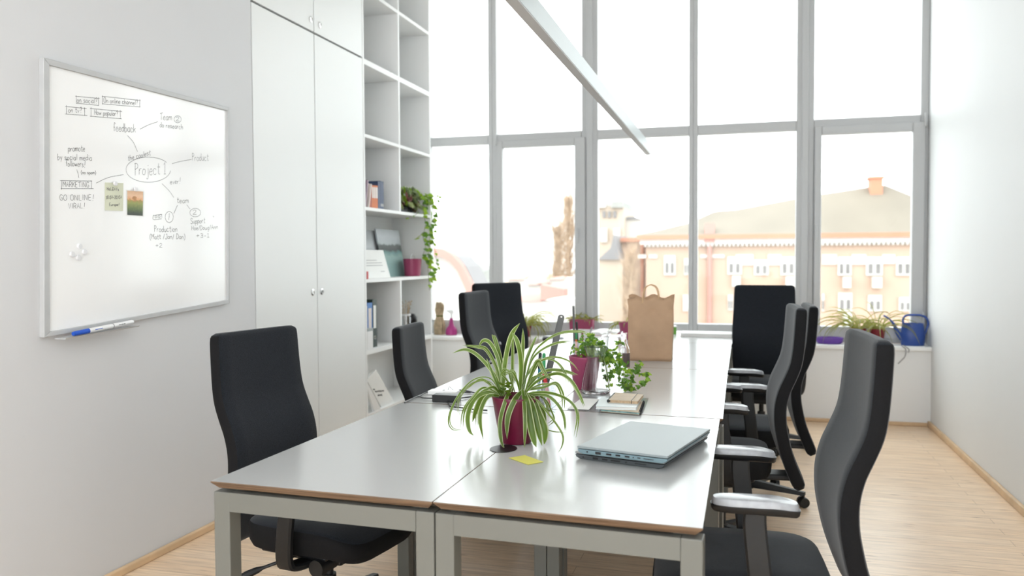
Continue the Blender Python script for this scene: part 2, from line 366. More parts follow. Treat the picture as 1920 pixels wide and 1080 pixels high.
G = {
'a': (6, "5,5 2,5 0,3 0,1 2,0 4,0.5 5,2;5,5 5,0 6,0"), 'b': (6, "0,10 0,0 3,0 5,2 5,4 3,5 0,4"), 'c': (6, "5,4 3,5 1,5 0,3 0,1 2,0 4,0 5,1"),
'd': (6, "5,4 2,5 0,3 0,1 2,0 5,1;5,10 5,0"), 'e': (6, "0,2.6 5,3 4,5 2,5 0,3 0,1 2,0 4,0 5,1"), 'f': (5, "5,9 4,10 2,10 2,0;0,5 4,5"),
'g': (6, "5,5 2,5 0,3 0,1 2,0 5,1;5,5 5,-3 3,-4 1,-3"), 'h': (6, "0,10 0,0;0,3 2,5 4,5 5,3 5,0"), 'i': (2, "1,5 1,0;1,7 1,7.6"), 'j': (4, "3,5 3,-3 1,-4 0,-3;3,7 3,7.6"),
'k': (6, "0,10 0,0;5,5 0,2;2,3 5,0"), 'l': (2, "1,10 1,0"), 'm': (9, "0,5 0,0;0,3 2,5 3,5 4,3 4,0;4,3 6,5 7,5 8,3 8,0"), 'n': (6, "0,5 0,0;0,3 2,5 4,5 5,3 5,0"),
'o': (6, "3,5 1,4.7 0,3 0,1 2,0 4,0.3 5,2 5,4 3,5"), 'p': (6, "0,5 0,-4;0,4 3,5 5,4 5,1 3,0 0,1"), 'r': (5, "0,5 0,0;0,3 2,5 4,5"), 's': (6, "5,4 3,5 1,5 0,4 1,3 4,2 5,1 3,0 1,0 0,1"),
't': (5, "2,9 2,1 3,0 5,0;0,6 5,6"), 'u': (6, "0,5 0,1 2,0 4,0 5,2;5,5 5,0"), 'v': (6, "0,5 2,0 5,5"), 'w': (9, "0,5 2,0 4,4 6,0 8,5"), 'y': (6, "0,5 2,1;5,5 2,-4"),
'A': (7, "0,0 3,10 6,0;1,4 5,4"), 'D': (7, "0,0 0,10 3,10 6,7 6,3 3,0 0,0"), 'E': (6, "5,10 0,10 0,0 5,0;0,5 4,5"), 'G': (7, "6,8 4,10 2,10 0,7 0,3 2,0 5,0 6,2 6,4 3,4"),
'H': (7, "0,10 0,0;6,10 6,0;0,5 6,5"), 'I': (3, "1,10 1,0"), 'J': (6, "2,10 6,10;5,10 5,2 3,0 1,0 0,2"), 'K': (7, "0,10 0,0;6,10 0,4;2,6 6,0"), 'L': (6, "0,10 0,0 5,0"),
'M': (8, "0,0 0,10 4,4 7,10 7,0"), 'N': (8, "0,0 0,10 6,0 6,10"), 'O': (8, "3,10 1,9 0,6 0,3 2,0 5,0 7,3 7,6 5,10 3,10"), 'P': (7, "1,10 1,0;0,10 4,10 6,8 5,6 1,5"), 'R': (7, "0,0 0,10 4,10 6,8 4,5 0,5;3,5 6,0"),
'S': (7, "6,8 4,10 1,10 0,8 2,5 5,4 6,2 4,0 1,0 0,1"), 'T': (8, "0,9 8,10;4,10 4,0"), 'V': (7, "0,10 3,0 6,10"), 'Y': (7, "0,10 3,5 6,10;3,5 3,0"),
'0': (6, "2,10 0,7 0,3 2,0 4,0 5,3 5,7 4,10 2,10"), '1': (4, "0,8 2,10 2,0;0,0 4,0"), '|': (3, "1,9 2,10 1,0"), '2': (6, "0,8 2,10 4,10 5,8 4,5 0,0 6,0"), '3': (6, "0,9 3,10 5,8 4,6 2,5 5,4 5,1 3,0 0,1"), '7': (6, "0,10 5,10 2,0;1,5 5,5"),
'!': (4, "3,11 2,3;1.6,0.5 1.4,-.5"), '?': (6, "0,8 2,10 4,10 5,8 3,5 3,3;3,.5 3,-.3"), '(': (4, "3,11 1,8 0,4 1,0 3,-3"), ')': (4, "0,11 2,8 3,4 2,0 0,-3"), '/': (5, "4,10 0,-1"),
'+': (7, "3,8 3,1;0,4 6,5"), '-': (5, "0,4 4,4"), '.': (2, "1,.5 1,-.3"), ' ': (4, "")}
strokes = []
hr = random.Random(3)
def word(t, x0, y0, x1, y1, cap, T, lst=strokes):
    """write t from baseline start to baseline end (photo pixels through T)"""
    adv = sum(G[c][0]+1.6 for c in t)-1.6; sx = math.hypot(x1-x0, y1-y0)/adv; dx, dy = (x1-x0)/(adv*sx), (y1-y0)/(adv*sx); u = 0
    for c in t:
        w_, s = G[c]
        jy = hr.uniform(-.05, .05)*cap
        for pl_ in [q for q in s.split(';') if q.strip()]:
            pts = []
            for q in pl_.split():
                a, b = (float(v) for v in q.split(','))
                gx = (u+a)*sx; gy = b*cap/10+jy
                pts.append(T(x0+dx*gx, y0+dy*gx-gy))
            if len(pts) > 3: pts = [(p.x, p.y) for p in spline([(a, b, 0) for a, b in pts], 3)]
            lst.append(pts)
        u += w_+1.6
def path(pts, T, n=6, lst=strokes):
    lst.append([(p.x, p.y) for p in spline([(*T(a, b), 0) for a, b in pts], n)] if len(pts) > 2 else [T(a, b) for a, b in pts])
def ell(cx, cy, rx, ry, T, a0=0, a1=360, lst=strokes):
    lst.append([T(cx+rx*math.cos(R(a)), cy+ry*math.sin(R(a))) for a in [a0+(a1-a0)*k/30 for k in range(31)]])
T1 = lambda x, y: (90+x/4.32, 150+y/4.32)
T2 = lambda x, y: (230+x/3.724, 190+y/3.724)
T4 = lambda x, y: (170+x/10.8, 320+y/10.8)
for a in (("on social?", 236, 181, 400, 190, 46), ("On online channel?", 452, 184, 728, 203, 42), ("on tv?", 166, 264, 275, 266, 44), ("How popular?", 377, 281, 568, 291, 42),
          ("feedback", 530, 413, 712, 427, 66), ("promote", 164, 578, 300, 579, 52), ("by social media", 78, 644, 355, 651, 48), ("followers!", 146, 697, 303, 705, 50), ("(no spam)", 268, 760, 390, 763, 28),
          ("MARKETING", 122, 866, 333, 869, 42), ("GO ONLINE!", 96, 975, 372, 973, 44), ("VIRAL!", 166, 1041, 300, 1038, 42), ("the coolest", 648, 655, 832, 606, 44)):
    word(*a, T1)
for q in (((228, 124), (229, 190)), ((222, 131), (418, 150)), ((410, 140), (410, 208)), ((226, 188), (412, 206)), ((442, 126), (440, 197)), ((436, 131), (750, 166)), ((744, 158), (743, 220)), ((438, 193), (748, 219)),
          ((150, 204), (149, 278)), ((140, 214), (313, 231)), ((297, 222), (297, 290)), ((138, 275), (318, 288)), ((348, 220), (349, 298)), ((340, 230), (600, 255)), ((584, 244), (588, 315)), ((340, 293), (596, 314)),
          ((98, 815), (356, 818)), ((103, 880), (370, 880)), ((112, 815), (109, 888)), ((352, 814), (353, 882)), ((232, 725), (242, 752), (250, 792)), ((645, 450), (690, 502), (725, 580)), ((390, 835), (490, 790), (612, 766))):
    path(q, T1)
for a in (("Team", 260, 130, 345, 131, 50), ("do research", 260, 179, 422, 195, 36), ("Product", 484, 414, 600, 412, 50), ("Project 1", 84, 515, 302, 507, 82), ("ever!", 332, 577, 405, 574, 38), ("team", 380, 709, 462, 710, 40),
          ("Production", 220, 911, 382, 909, 42), ("(Matt /Jan/ Dan)", 190, 961, 438, 961, 34), ("+2", 230, 1018, 276, 1018, 26), ("Support", 476, 853, 576, 849, 38), ("Hoe/Doug/Ann", 482, 901, 665, 890, 30), ("+3-1", 515, 951, 604, 950, 28), ("2", 372, 137, 396, 137, 28), ("2", 490, 790, 516, 790, 30), ("|", 316, 828, 332, 826, 44)):
    word(*a, T2)
for q in (((120, 195), (180, 165), (245, 142)), ((345, 435), (410, 418), (480, 406)), ((275, 575), (325, 625), (357, 672)), ((383, 725), (357, 783)), ((447, 722), (470, 752)), ((216, 792), (215, 825), (272, 820)), ((214, 796), (274, 790)), ((270, 788), (274, 812)), ((630, 800), (638, 808))):
    path(q, T2)
ell(384, 125, 25, 24, T2); ell(325, 808, 28, 38, T2); ell(507, 777, 38, 29, T2); ell(232, 807, 7, 8, T2); ell(254, 806, 7, 8, T2); ell(179, 477, 156, 88, T2, 5, 325)
def stroke_mesh(lst, x, wd):
    bm = B()
    for pts in lst:
        P = [WB(a, b, x) for a, b in pts]; prev = None
        for i, p in enumerate(P):
            d = (P[min(i+1, len(P)-1)]-P[max(i-1, 0)]); d.x = 0
            if d.length < 1e-7: d = Vector((0, 0, 1))
            d.normalize(); nrm = Vector((0, -d.z, d.y))*wd/2
            cur = (bm.verts.new(p+nrm), bm.verts.new(p-nrm))
            if prev: bm.faces.new((prev[0], prev[1], cur[1], cur[0]))
            prev = cur
    return bm
obj('handwriting', wl(stroke_mesh(strokes, XB+.0006, .0017)), inkb, wb)

# pinned note, photo print, magnets, pen
notem = mat('note_paper', (.74, .76, .60), .75, noise=(5, .02))
def quadslab(bm, pts, x, th=.0008, mi=0): prism(bm, [Vector((x, *WB(*p, x).yz)) for p in pts], (th, 0, 0), mi)
sn = thing('pinned_note', 'pale yellow-green paper note with handwritten holiday dates pinned to the whiteboard', 'note', (XB, *WB(213, 369).yz))
sl = lambda bm: (bmesh.ops.translate(bm, verts=bm.verts, vec=-Vector(sn.location)), bm)[1]
bm = B(); quadslab(bm, [T4(285, 240), T4(660, 250), T4(655, 818), T4(285, 802)], XB+.001); obj('paper_sheet', sl(bm), notem, sn)
ls = []; word("HoLiDAYs", *T4(332, 392), *T4(574, 408), 62/10.8, lambda a, b: (a, b), ls); word("10.07-20.07", *T4(312, 570), *T4(628, 570), 62/10.8, lambda a, b: (a, b), ls); word("Europe!", *T4(382, 708), *T4(580, 715), 56/10.8, lambda a, b: (a, b), ls)
obj('handwriting', sl(stroke_mesh(ls, XB+.0024, .0018)), inkb, sn)
pp = thing('photo_print', 'small photo print of a tree in a green field at sunset pinned to the whiteboard', 'photo', (XB, *WB(253, 380).yz))
ppl = lambda bm: (bmesh.ops.translate(bm, verts=bm.verts, vec=-Vector(pp.location)), bm)[1]
bm = B(); quadslab(bm, [T4(722, 388), T4(1075, 408), T4(1066, 922), T4(730, 902)], XB+.001); obj('print_border', ppl(bm), paper, pp)
def photo_mat():
    m = bpy.data.materials.new('field_photo'); m.use_nodes = True; n = m.node_tree.nodes; L = m.node_tree.links; b = n['Principled BSDF']
    t = n.new('ShaderNodeTexCoord'); s = n.new('ShaderNodeSeparateXYZ'); r = n.new('ShaderNodeValToRGB'); z = n.new('ShaderNodeTexNoise'); z.inputs['Scale'].default_value = 9; z.inputs['Detail'].default_value = 5
    ma = n.new('ShaderNodeMath'); ma.operation = 'MULTIPLY_ADD'; ma.inputs[1].default_value = .22
    e = r.color_ramp.elements; e[0].position = .08; e[0].color = (.03, .045, .02, 1); e[1].position = 1; e[1].color = (.72, .42, .24, 1)
    for p, c in ((.25, (.10, .15, .03, 1)), (.5, (.30, .33, .07, 1)), (.60, (.42, .28, .06, 1)), (.66, (.80, .42, .20, 1)), (.8, (.85, .55, .34, 1))):
        q = e.new(p); q.color = c
    ad = n.new('ShaderNodeMath'); ad.operation = 'SUBTRACT'; ad.inputs[1].default_value = .11
    L.new(t.outputs['Generated'], s.inputs[0]); L.new(t.outputs['Generated'], z.inputs['Vector']); L.new(z.outputs['Fac'], ma.inputs[0]); L.new(s.outputs['Z'], ma.inputs[2])
    L.new(ma.outputs[0], ad.inputs[0]); L.new(ad.outputs[0], r.inputs['Fac']); L.new(r.outputs['Color'], b.inputs['Base Color']); b.inputs['Roughness'].default_value = .35
    return m
bm = B(); quadslab(bm, [T4(742, 403), T4(1060, 425), T4(1052, 912), T4(742, 893)], XB+.0022, .0004); obj('printed_picture', ppl(bm), photo_mat(), pp)
bm = B()
for k_, (a, b, r_) in enumerate(((885, 555, 40), (865, 560, 27), (905, 548, 26))): quadslab(bm, [T4(a+r_*math.cos(k*.628), b+r_*math.sin(k*.628)) for k in range(10)], XB+.0026+.00015*k_, .0001)
quadslab(bm, [T4(868, 560), T4(925, 560), T4(925, 620), T4(868, 618)], XB+.0031, .0001)
obj('printed_tree', ppl(bm), mat('print_brown', (.55, .27, .10), .4, noise=(30, .3)), pp)
magm = mat('magnet_white', (.80, .80, .82), .35, noise=(20, .02))
def magnet(px, py, r_, lab, grp, x=XB):
    p = WB(px, py, x); bm = B(); lathe(bm, [(r_, 0), (r_, .006), (r_*.9, .008), (0, .0085)], seg=24)
    return tag(obj('magnet', bm, magm, None, smooth=True, loc=p, rot=(0, R(90), 0)), lab, 'magnet', grp)
magnet(*T4(487, 262), .0095, 'round white magnet pinning the pale yellow note to the whiteboard', 'whiteboard magnets', XB+.003)
magnet(*T4(905, 378), .0095, 'round white magnet pinning the photo print to the whiteboard', 'whiteboard magnets', XB+.003)
for (a, b), w_ in zip(((148, 462), (157.5, 472.5), (134.5, 477), (146, 483)), ('topmost', 'rightmost', 'leftmost', 'lowest')):
    magnet(a, b, .0112, 'loose round white magnet, %s of the four at the lower left of the whiteboard' % w_, 'whiteboard magnets')
mk = thing('marker_pen', 'white whiteboard marker with blue cap lying under the whiteboard edge', 'marker', onX(193, 615, XL+.056))
a = onX(137, 626, XL+.056)-Vector(mk.location); b = onX(249, 603.5, XL+.056)-Vector(mk.location); mr_ = .0095
penw = mat('pen_white', (.85, .85, .85), .3, noise=(20, .01)); penb = mat('pen_blue', (.02, .10, .55), .3, noise=(20, .05))
lp = lambda t: a+(b-a)*t
bm = B(); tube(bm, [lp(.24), lp(.98), lp(1)], [mr_, mr_, mr_*.75], 16); obj('barrel', bm, penw, mk, smooth=True)
bm = B(); tube(bm, [lp(0), lp(.02), lp(.24)], [mr_*.8, mr_*.95, mr_*1.08], 16); obj('cap', bm, penb, mk, smooth=True)
bm = B(); tube(bm, [lp(.63), lp(.645)], [mr_*1.03]*2, 16); obj('ring', bm, inkl, mk)
bm = B()
for t0, t1 in ((.32, .36), (.37, .39), (.40, .44)): tube(bm, [lp(t0)+Vector((mr_*.96, 0, .001)), lp(t1)+Vector((mr_*.96, 0, .001))], .0016, 6)
obj('blue_print', bm, penb, mk)
bm = B()
for t0, t1 in ((.72, .75), (.76, .79), (.80, .83)): tube(bm, [lp(t0)+Vector((mr_*.96, 0, .001)), lp(t1)+Vector((mr_*.96, 0, .001))], .0016, 6)
obj('black_print', bm, inkb, mk)

# ================================================================== outside
brick = mat('pale_brick', (0.430, 0.305, 0.235), .9, noise=(.35, .06)); roofm = mat('pale_roof', (.185, .160, .128), .9, noise=(.25, .08))
cream = mat('cream_stucco', (0.430, 0.355, 0.290), .9, noise=(.3, .03)); trimo = mat('orange_trim', (0.420, 0.190, 0.120), .8, noise=(.5, .06))
whites = mat('white_stucco', (0.520, 0.500, 0.470), .9, noise=(.3, .03)); dpane = mat('dark_window', (0.160, 0.148, 0.144), .6, noise=(1, .15)); pinkr = mat('pink_roof', (0.380, 0.210, 0.180), .85, noise=(.3, .06))
groundm = mat('street_ground', (0.340, 0.320, 0.300), .95, noise=(.05, .1)); twig = mat('bare_twigs', (0.420, 0.310, 0.220), .9, noise=(2, .2)); farg = mat('far_foliage', (0.300, 0.300, 0.285), .95, noise=(.3, .15)); greyroof = mat('grey_roof', (0.208, 0.200, 0.204), .85, noise=(.4, .06))
ZG = -13.0
bm = B(); box(bm, (-260, 9, ZG-1), (260, 420, ZG)); struct(obj('ground', bm, groundm))
C8 = lambda x, y: (1100+x/3.097, 320+y/3.097)
C5 = lambda x, y: (800+x/4.5, 400+y/4.5)
DB = 62.0
def PB(px, py, D=DB): return onY(px, py, D)
bd = thing('brick_building', 'long pale orange brick building with a big hipped roof across the street', 'building', (PB(1500, 500).x, DB, ZG))
def lo(o): return lambda bm: (bmesh.ops.translate(bm, verts=bm.verts, vec=-Vector(o.location)), bm)[1]
bb = lo(bd)
xl = PB(1211, 500).x; xr = PB(1790, 500).x; ze = PB(1500, 444).z; zc = PB(1500, 456).z
bm = B(); box(bm, (xl, DB, ZG), (xr, DB+26, ze)); obj('wall', bb(bm), brick, bd)
bm = B(); box(bm, (xl-.4, DB-.5, zc), (xr+.4, DB, ze-.1))
for k in range(70):
    x_ = xl+(xr-xl)*k/69; box(bm, (x_-.09, DB-.42, zc-.16), (x_+.09, DB, zc))
obj('cornice', bb(bm), whites, bd)
bm = B(); box(bm, (xl-.6, DB-.75, ze-.1), (xr+.6, DB, ze+.22)); obj('gutter', bb(bm), trimo, bd)
ridge = [(1205, 446), (1290, 418), (1339, 396.5), (1381, 393), (1487, 373), (1545, 363.5), (1629, 350.5), (1660, 347), (1712, 368), (1800, 395)]
bm = B(); D2 = DB+10
top = [PB(a, b, DB+.4+1.15*max(0, 446-b)/FPX*DB*1.35) for a, b in ridge]; fr = [Vector((xl-.6+(xr-xl+1.2)*k/(len(ridge)-1), DB-.7, ze+.22)) for k in range(len(ridge))]; bk = [Vector((p.x, DB+26, ze+.22)) for p in top]
loft(bm, [fr, top, bk], close=False, cap=False); bm.faces.new([bm.verts.new(p) for p in fr+bk[::-1]])
obj('roof', bb(bm), roofm, bd)
bm = B(); D2 = DB+5.6; p = PB(1630, 350, D2); q = PB(1653, 336, D2); box(bm, (p.x, D2-.6, p.z-1.2), (q.x, D2+.8, q.z)); box(bm, (p.x-.1, D2-.7, q.z), (q.x+.1, D2+.9, q.z+.18)); obj('chimney', bb(bm), trimo, bd)
bm = B(); p = PB(1331, 442); cyl(bm, (p.x, DB-.25, ZG), (p.x, DB-.25, p.z), .17, seg=8); box(bm, (p.x-.35, DB-.6, p.z-.5), (p.x+.35, DB, p.z+.9)); obj('downpipe', bb(bm), pinkr, bd)
for a, b, c, d in ((865, 487, 968, 548), (1052, 487, 1130, 548), (1366, 487, 1452, 545), (1538, 487, 1622, 545), (1716, 487, 1790, 540), (300, 488, 345, 508), (362, 488, 410, 508), (660, 487, 700, 506), (722, 487, 800, 506)):
    p = PB(*C8(a, b)); q = PB(*C8(c, d)); bm = B(); box(bm, (p.x, DB-.12, q.z), (q.x, DB+.05, p.z)); obj('plaster_panel', bb(bm), whites, bd)
for (a, b, c, d, ac) in ((818, 500, 900, 603, 1), (972, 518, 1056, 606, 0), (1126, 500, 1212, 606, 1), (1458, 500, 1536, 608, 1), (1622, 500, 1716, 608, 1), (1796, 500, 1884, 608, 0), (450, 492, 516, 606, 0), (566, 510, 600, 604, 0),
                         (1460, 708, 1540, 815, 1), (1634, 722, 1712, 815, 0), (1812, 735, 1884, 815, 0), (820, 720, 850, 810, 0), (1366, 715, 1378, 815, 0), (560, 720, 600, 815, 0), (1050, 720, 1120, 812, 0)):
    p = PB(*C8(a, b)); q = PB(*C8(c, d)); w_ = q.x-p.x; h_ = p.z-q.z
    bm = B(); box(bm, (p.x, DB-.14, q.z), (q.x, DB+.05, p.z)); wn = obj('window', bb(bm), whites, bd)
    bm = B()
    for t0, t1 in ((.14, .40), (.60, .86)): box(bm, (p.x+w_*t0, DB-.18, q.z+h_*.1), (p.x+w_*t1, DB-.13, q.z+h_*.62))
    obj('pane', bb(bm), dpane if rnd.random() < .75 else whites, wn)
    if ac:
        bm = B(); box(bm, (p.x+w_*.35, DB-.6, q.z-.85), (p.x+w_*.92, DB, q.z-.1)); obj('air_conditioner', bb(bm), whites, bd)
# tower block to the left
DT = 95.0
tw = thing('tower_building', 'pale stepped tower block rising behind the left end of the brick building', 'building', (PB(1140, 420, DT).x, DT, ZG)); tb_ = lo(tw)
def bx(o, f, name, a, b, c, d, D, dep, m): 
    p = PB(a, b, D); q = PB(c, d, D); bm = B(); box(bm, (p.x, D, q.z if q.z > ZG else ZG), (q.x, D+dep, p.z)); return obj(name, f(bm), m, o)
bx(tw, tb_, 'tower_wall', 1112, 388, 1169, 640, DT, 10, cream); bx(tw, tb_, 'parapet', 1110, 378, 1135, 389, DT-.5, 9, whites); bx(tw, tb_, 'roof_box', 1146, 377, 1168, 389, DT-.5, 9, farg)
bx(tw, tb_, 'side_wing', 1169, 412, 1203, 640, DT+2, 9, whites)
p = PB(1168, 412, DT+2); q = PB(1204, 406, DT+2)
bm = B(); prism(bm, [Vector((p.x, DT+1.8, p.z)), Vector((q.x, DT+1.8, p.z)), Vector((q.x-.9, DT+1.8, q.z)), Vector((p.x+.6, DT+1.8, q.z))], (0, 8, 0)); obj('wing_roof', tb_(bm), greyroof, tw)
for a, b in ((1126, 428), (1150, 428)):
    f = bx(tw, tb_, 'arched_bay', a, b, a+12, b+26, DT-.4, .5, whites)
for a, b in ((1130, 396), (1140, 396), (1150, 396)): bx(tw, tb_, 'window', a, b, a+5, b+12, DT-.2, .3, greyroof)
# low annex in front of the tower
DA = 66.0
an = thing('annex_building', 'peach coloured side building standing left of the brick building', 'building', (PB(1160, 500, DA).x, DA, ZG)); af = lo(an)
bx(an, af, 'wall', 1166, 452, 1216, 700, DA, 8, brick); bx(an, af, 'lower_wall', 1124, 486, 1168, 700, DA-2, 8, cream); bx(an, af, 'cornice', 1163, 446, 1218, 453, DA-.4, 8, trimo)
p = PB(1122, 487, DA-2); q = PB(1166, 450, DA-2); bm = B(); prism(bm, [Vector((p.x, DA-2.3, p.z)), Vector((q.x, DA-2.3, p.z)), Vector((q.x-.6, DA-2.3, q.z+.4)), Vector((p.x+1, DA-2.3, p.z+.9))], (0, 7, 0)); obj('roof', af(bm), greyroof, an)
bm = B(); p = PB(1215, 450, DA-1); cyl(bm, (p.x-.5, DA-.5, ZG), (p.x-.5, DA-.5, p.z), .14, seg=8); obj('downpipe', af(bm), trimo, an)
# hall with a round roof
DH = 44.0
hall = thing('round_roof_hall', 'white hall with a curved pink-edged barrel roof outside the left window', 'building', (PB(800, 560, DH).x, DH, ZG)); hf = lo(hall)
arc = [PB(*C5(*q), DH) for q in ((-330, 560), (-240, 440), (-120, 350), (0, 312), (90, 308), (160, 318), (240, 368), (310, 450), (350, 530), (385, 600), (405, 660))]
base = [Vector((arc[-1].x, DH, ZG)), Vector((arc[0].x, DH, ZG))]
bm = B(); prism(bm, arc+base, (0, .5, 0)); obj('gable_wall', hf(bm), whites, hall)
cx = Vector((sum(p.x for p in arc)/len(arc), DH, arc[0].z-2))
bm = B(); inn = [p-(p-cx).normalized()*.32 for p in arc]
loft(bm, [[p+Vector((0, -.5, 0)) for p in arc], [p+Vector((0, 3, 0)) for p in arc]], close=False, cap=False); obj('barrel_roof', hf(bm), greyroof, hall)
bm = B(); prism(bm, inn+[p+(p-cx).normalized()*.12 for p in arc][::-1], (0, -.6, 0)); obj('roof_edge', hf(bm), pinkr, hall)
# small houses
def house(lab, D, wl_, rl, name='house'):
    h = thing(name, lab, 'house', (PB(*C5(wl_[0][0], wl_[0][1]), D).x, D, ZG)); f = lo(h)
    for (a, b, c, d) in wl_: bx(h, f, 'wall', *C5(a, b), *C5(c, d), D, 6, whites)
    for (a, b, c, d) in rl:
        p = PB(*C5(a, b), D); q = PB(*C5(c, d), D); bm = B(); prism(bm, [Vector((p.x-.1, D-.3, q.z)), Vector((q.x+.1, D-.3, q.z)), Vector((q.x-.1, D+1.5, p.z)), Vector((p.x+.1, D+1.5, p.z))], (0, 1.2, 0)); obj('roof', f(bm), pinkr, h)
    return h
house('low white house with a flat orange roof edge seen beside the left window post', 60, [(690, 560, 850, 760)], [(680, 535, 815, 560)])
house('group of white house walls with stepped orange roofs left of the poplars', 53, [(855, 600, 960, 900), (960, 590, 1035, 900), (1035, 556, 1135, 900)], [(850, 570, 955, 602), (955, 565, 1040, 592), (1035, 540, 1138, 558)])
h3 = house('nearest white house with a long sloping pink roof below the bare poplars', 46, [(760, 740, 1160, 1100)], [(760, 690, 960, 742)])
p = PB(*C5(960, 735), 45.6); q = PB(*C5(1160, 655), 45.6); bm = B(); prism(bm, [p, Vector((q.x, p.y, q.z-.3)), Vector((q.x, p.y, q.z+.1)), Vector((p.x, p.y, p.z+.9))], (0, 1, 0)); bmesh.ops.translate(bm, verts=bm.verts, vec=-Vector(h3.location)); obj('porch_roof', bm, pinkr, h3)
# bare poplars
def poplar(px, ptop, pw, D, lab, n, seed):
    rr = random.Random(seed); g = PB(px, 560, D); zt = PB(px, ptop, D).z; w_ = pw/FPX*D
    t = thing('poplar_tree', lab, 'tree', (g.x, D, ZG), 0, 'bare poplar trees')
    h = zt-ZG; bm = B(); tube(bm, [(0, 0, 0), (.1, 0, h*.5), (0, 0, h*.97)], [.35, .2, .03], 6); obj('trunk', bm, twig, t)
    bm = B()
    for k in range(n):
        z0 = h*rr.uniform(.2, .93); f = 1-z0/h; an = rr.uniform(0, 6.28); ln = min(rr.uniform(.08, .2)*h, (h-z0)*.95); sp = w_*.5*rr.uniform(.25, 1.1)*min(1, .22+1.7*f)
        d = Vector((math.cos(an)*sp, math.sin(an)*sp, ln)); p0 = Vector((0, 0, z0))
        tube(bm, [p0, p0+Vector((d.x*.6, d.y*.6, d.z*.35)), p0+d], [.05, .032, .006], 4)
        for j in range(6):
            t_ = .35+.1*j; s = p0+Vector((d.x*(t_*.9+.1), d.y*(t_*.9+.1), d.z*t_)); e = s+Vector((rr.uniform(-.8, .8), rr.uniform(-.8, .8), rr.uniform(.3, 1.6)))
            tube(bm, [s, e], [.022, .006], 3)
    o = obj('crown', bm, twig, t); return t
poplar(1066, 368, 66, 75, 'tall bare poplar against the left side of the window post', 260, 1)
poplar(1046, 425, 56, 70, 'shorter bare poplar standing left of the tall one', 220, 2)
poplar(1182, 470, 46, 58, 'bare brown tree in front of the brick building corner', 130, 4)
# distant trees and roofs
def clump(name, lab, px0, px1, py, D, seed, m=farg):
    rr = random.Random(seed); bm = B(); a = PB(px0, py, D); b = PB(px1, py, D)
    for k in range(26):
        x = rr.uniform(a.x, b.x); z = a.z-rr.uniform(0, 3); r_ = rr.uniform(1.4, 2.8)
        mtx = Matrix.Translation((x, D+rr.uniform(-3, 3), z-r_))@Matrix.Diagonal((r_, r_, r_*1.1, 1)); bmesh.ops.create_icosphere(bm, subdivisions=2, radius=1, matrix=mtx)
    for v in bm.verts: v.co += Vector((rr.uniform(-.3, .3), rr.uniform(-.3, .3), rr.uniform(-.3, .3)))
    box(bm, (a.x, D-1, ZG), (b.x, D+1, a.z-5))
    return tag(obj(name, bm, m), lab, 'trees', kind='stuff')
clump('distant_trees', 'hazy grey tree line far behind the round roofed hall', 860, 930, 494, 150, 5)
clump('distant_city', 'pale hazy city skyline far away beyond the houses', 930, 1090, 512, 230, 6, cream)

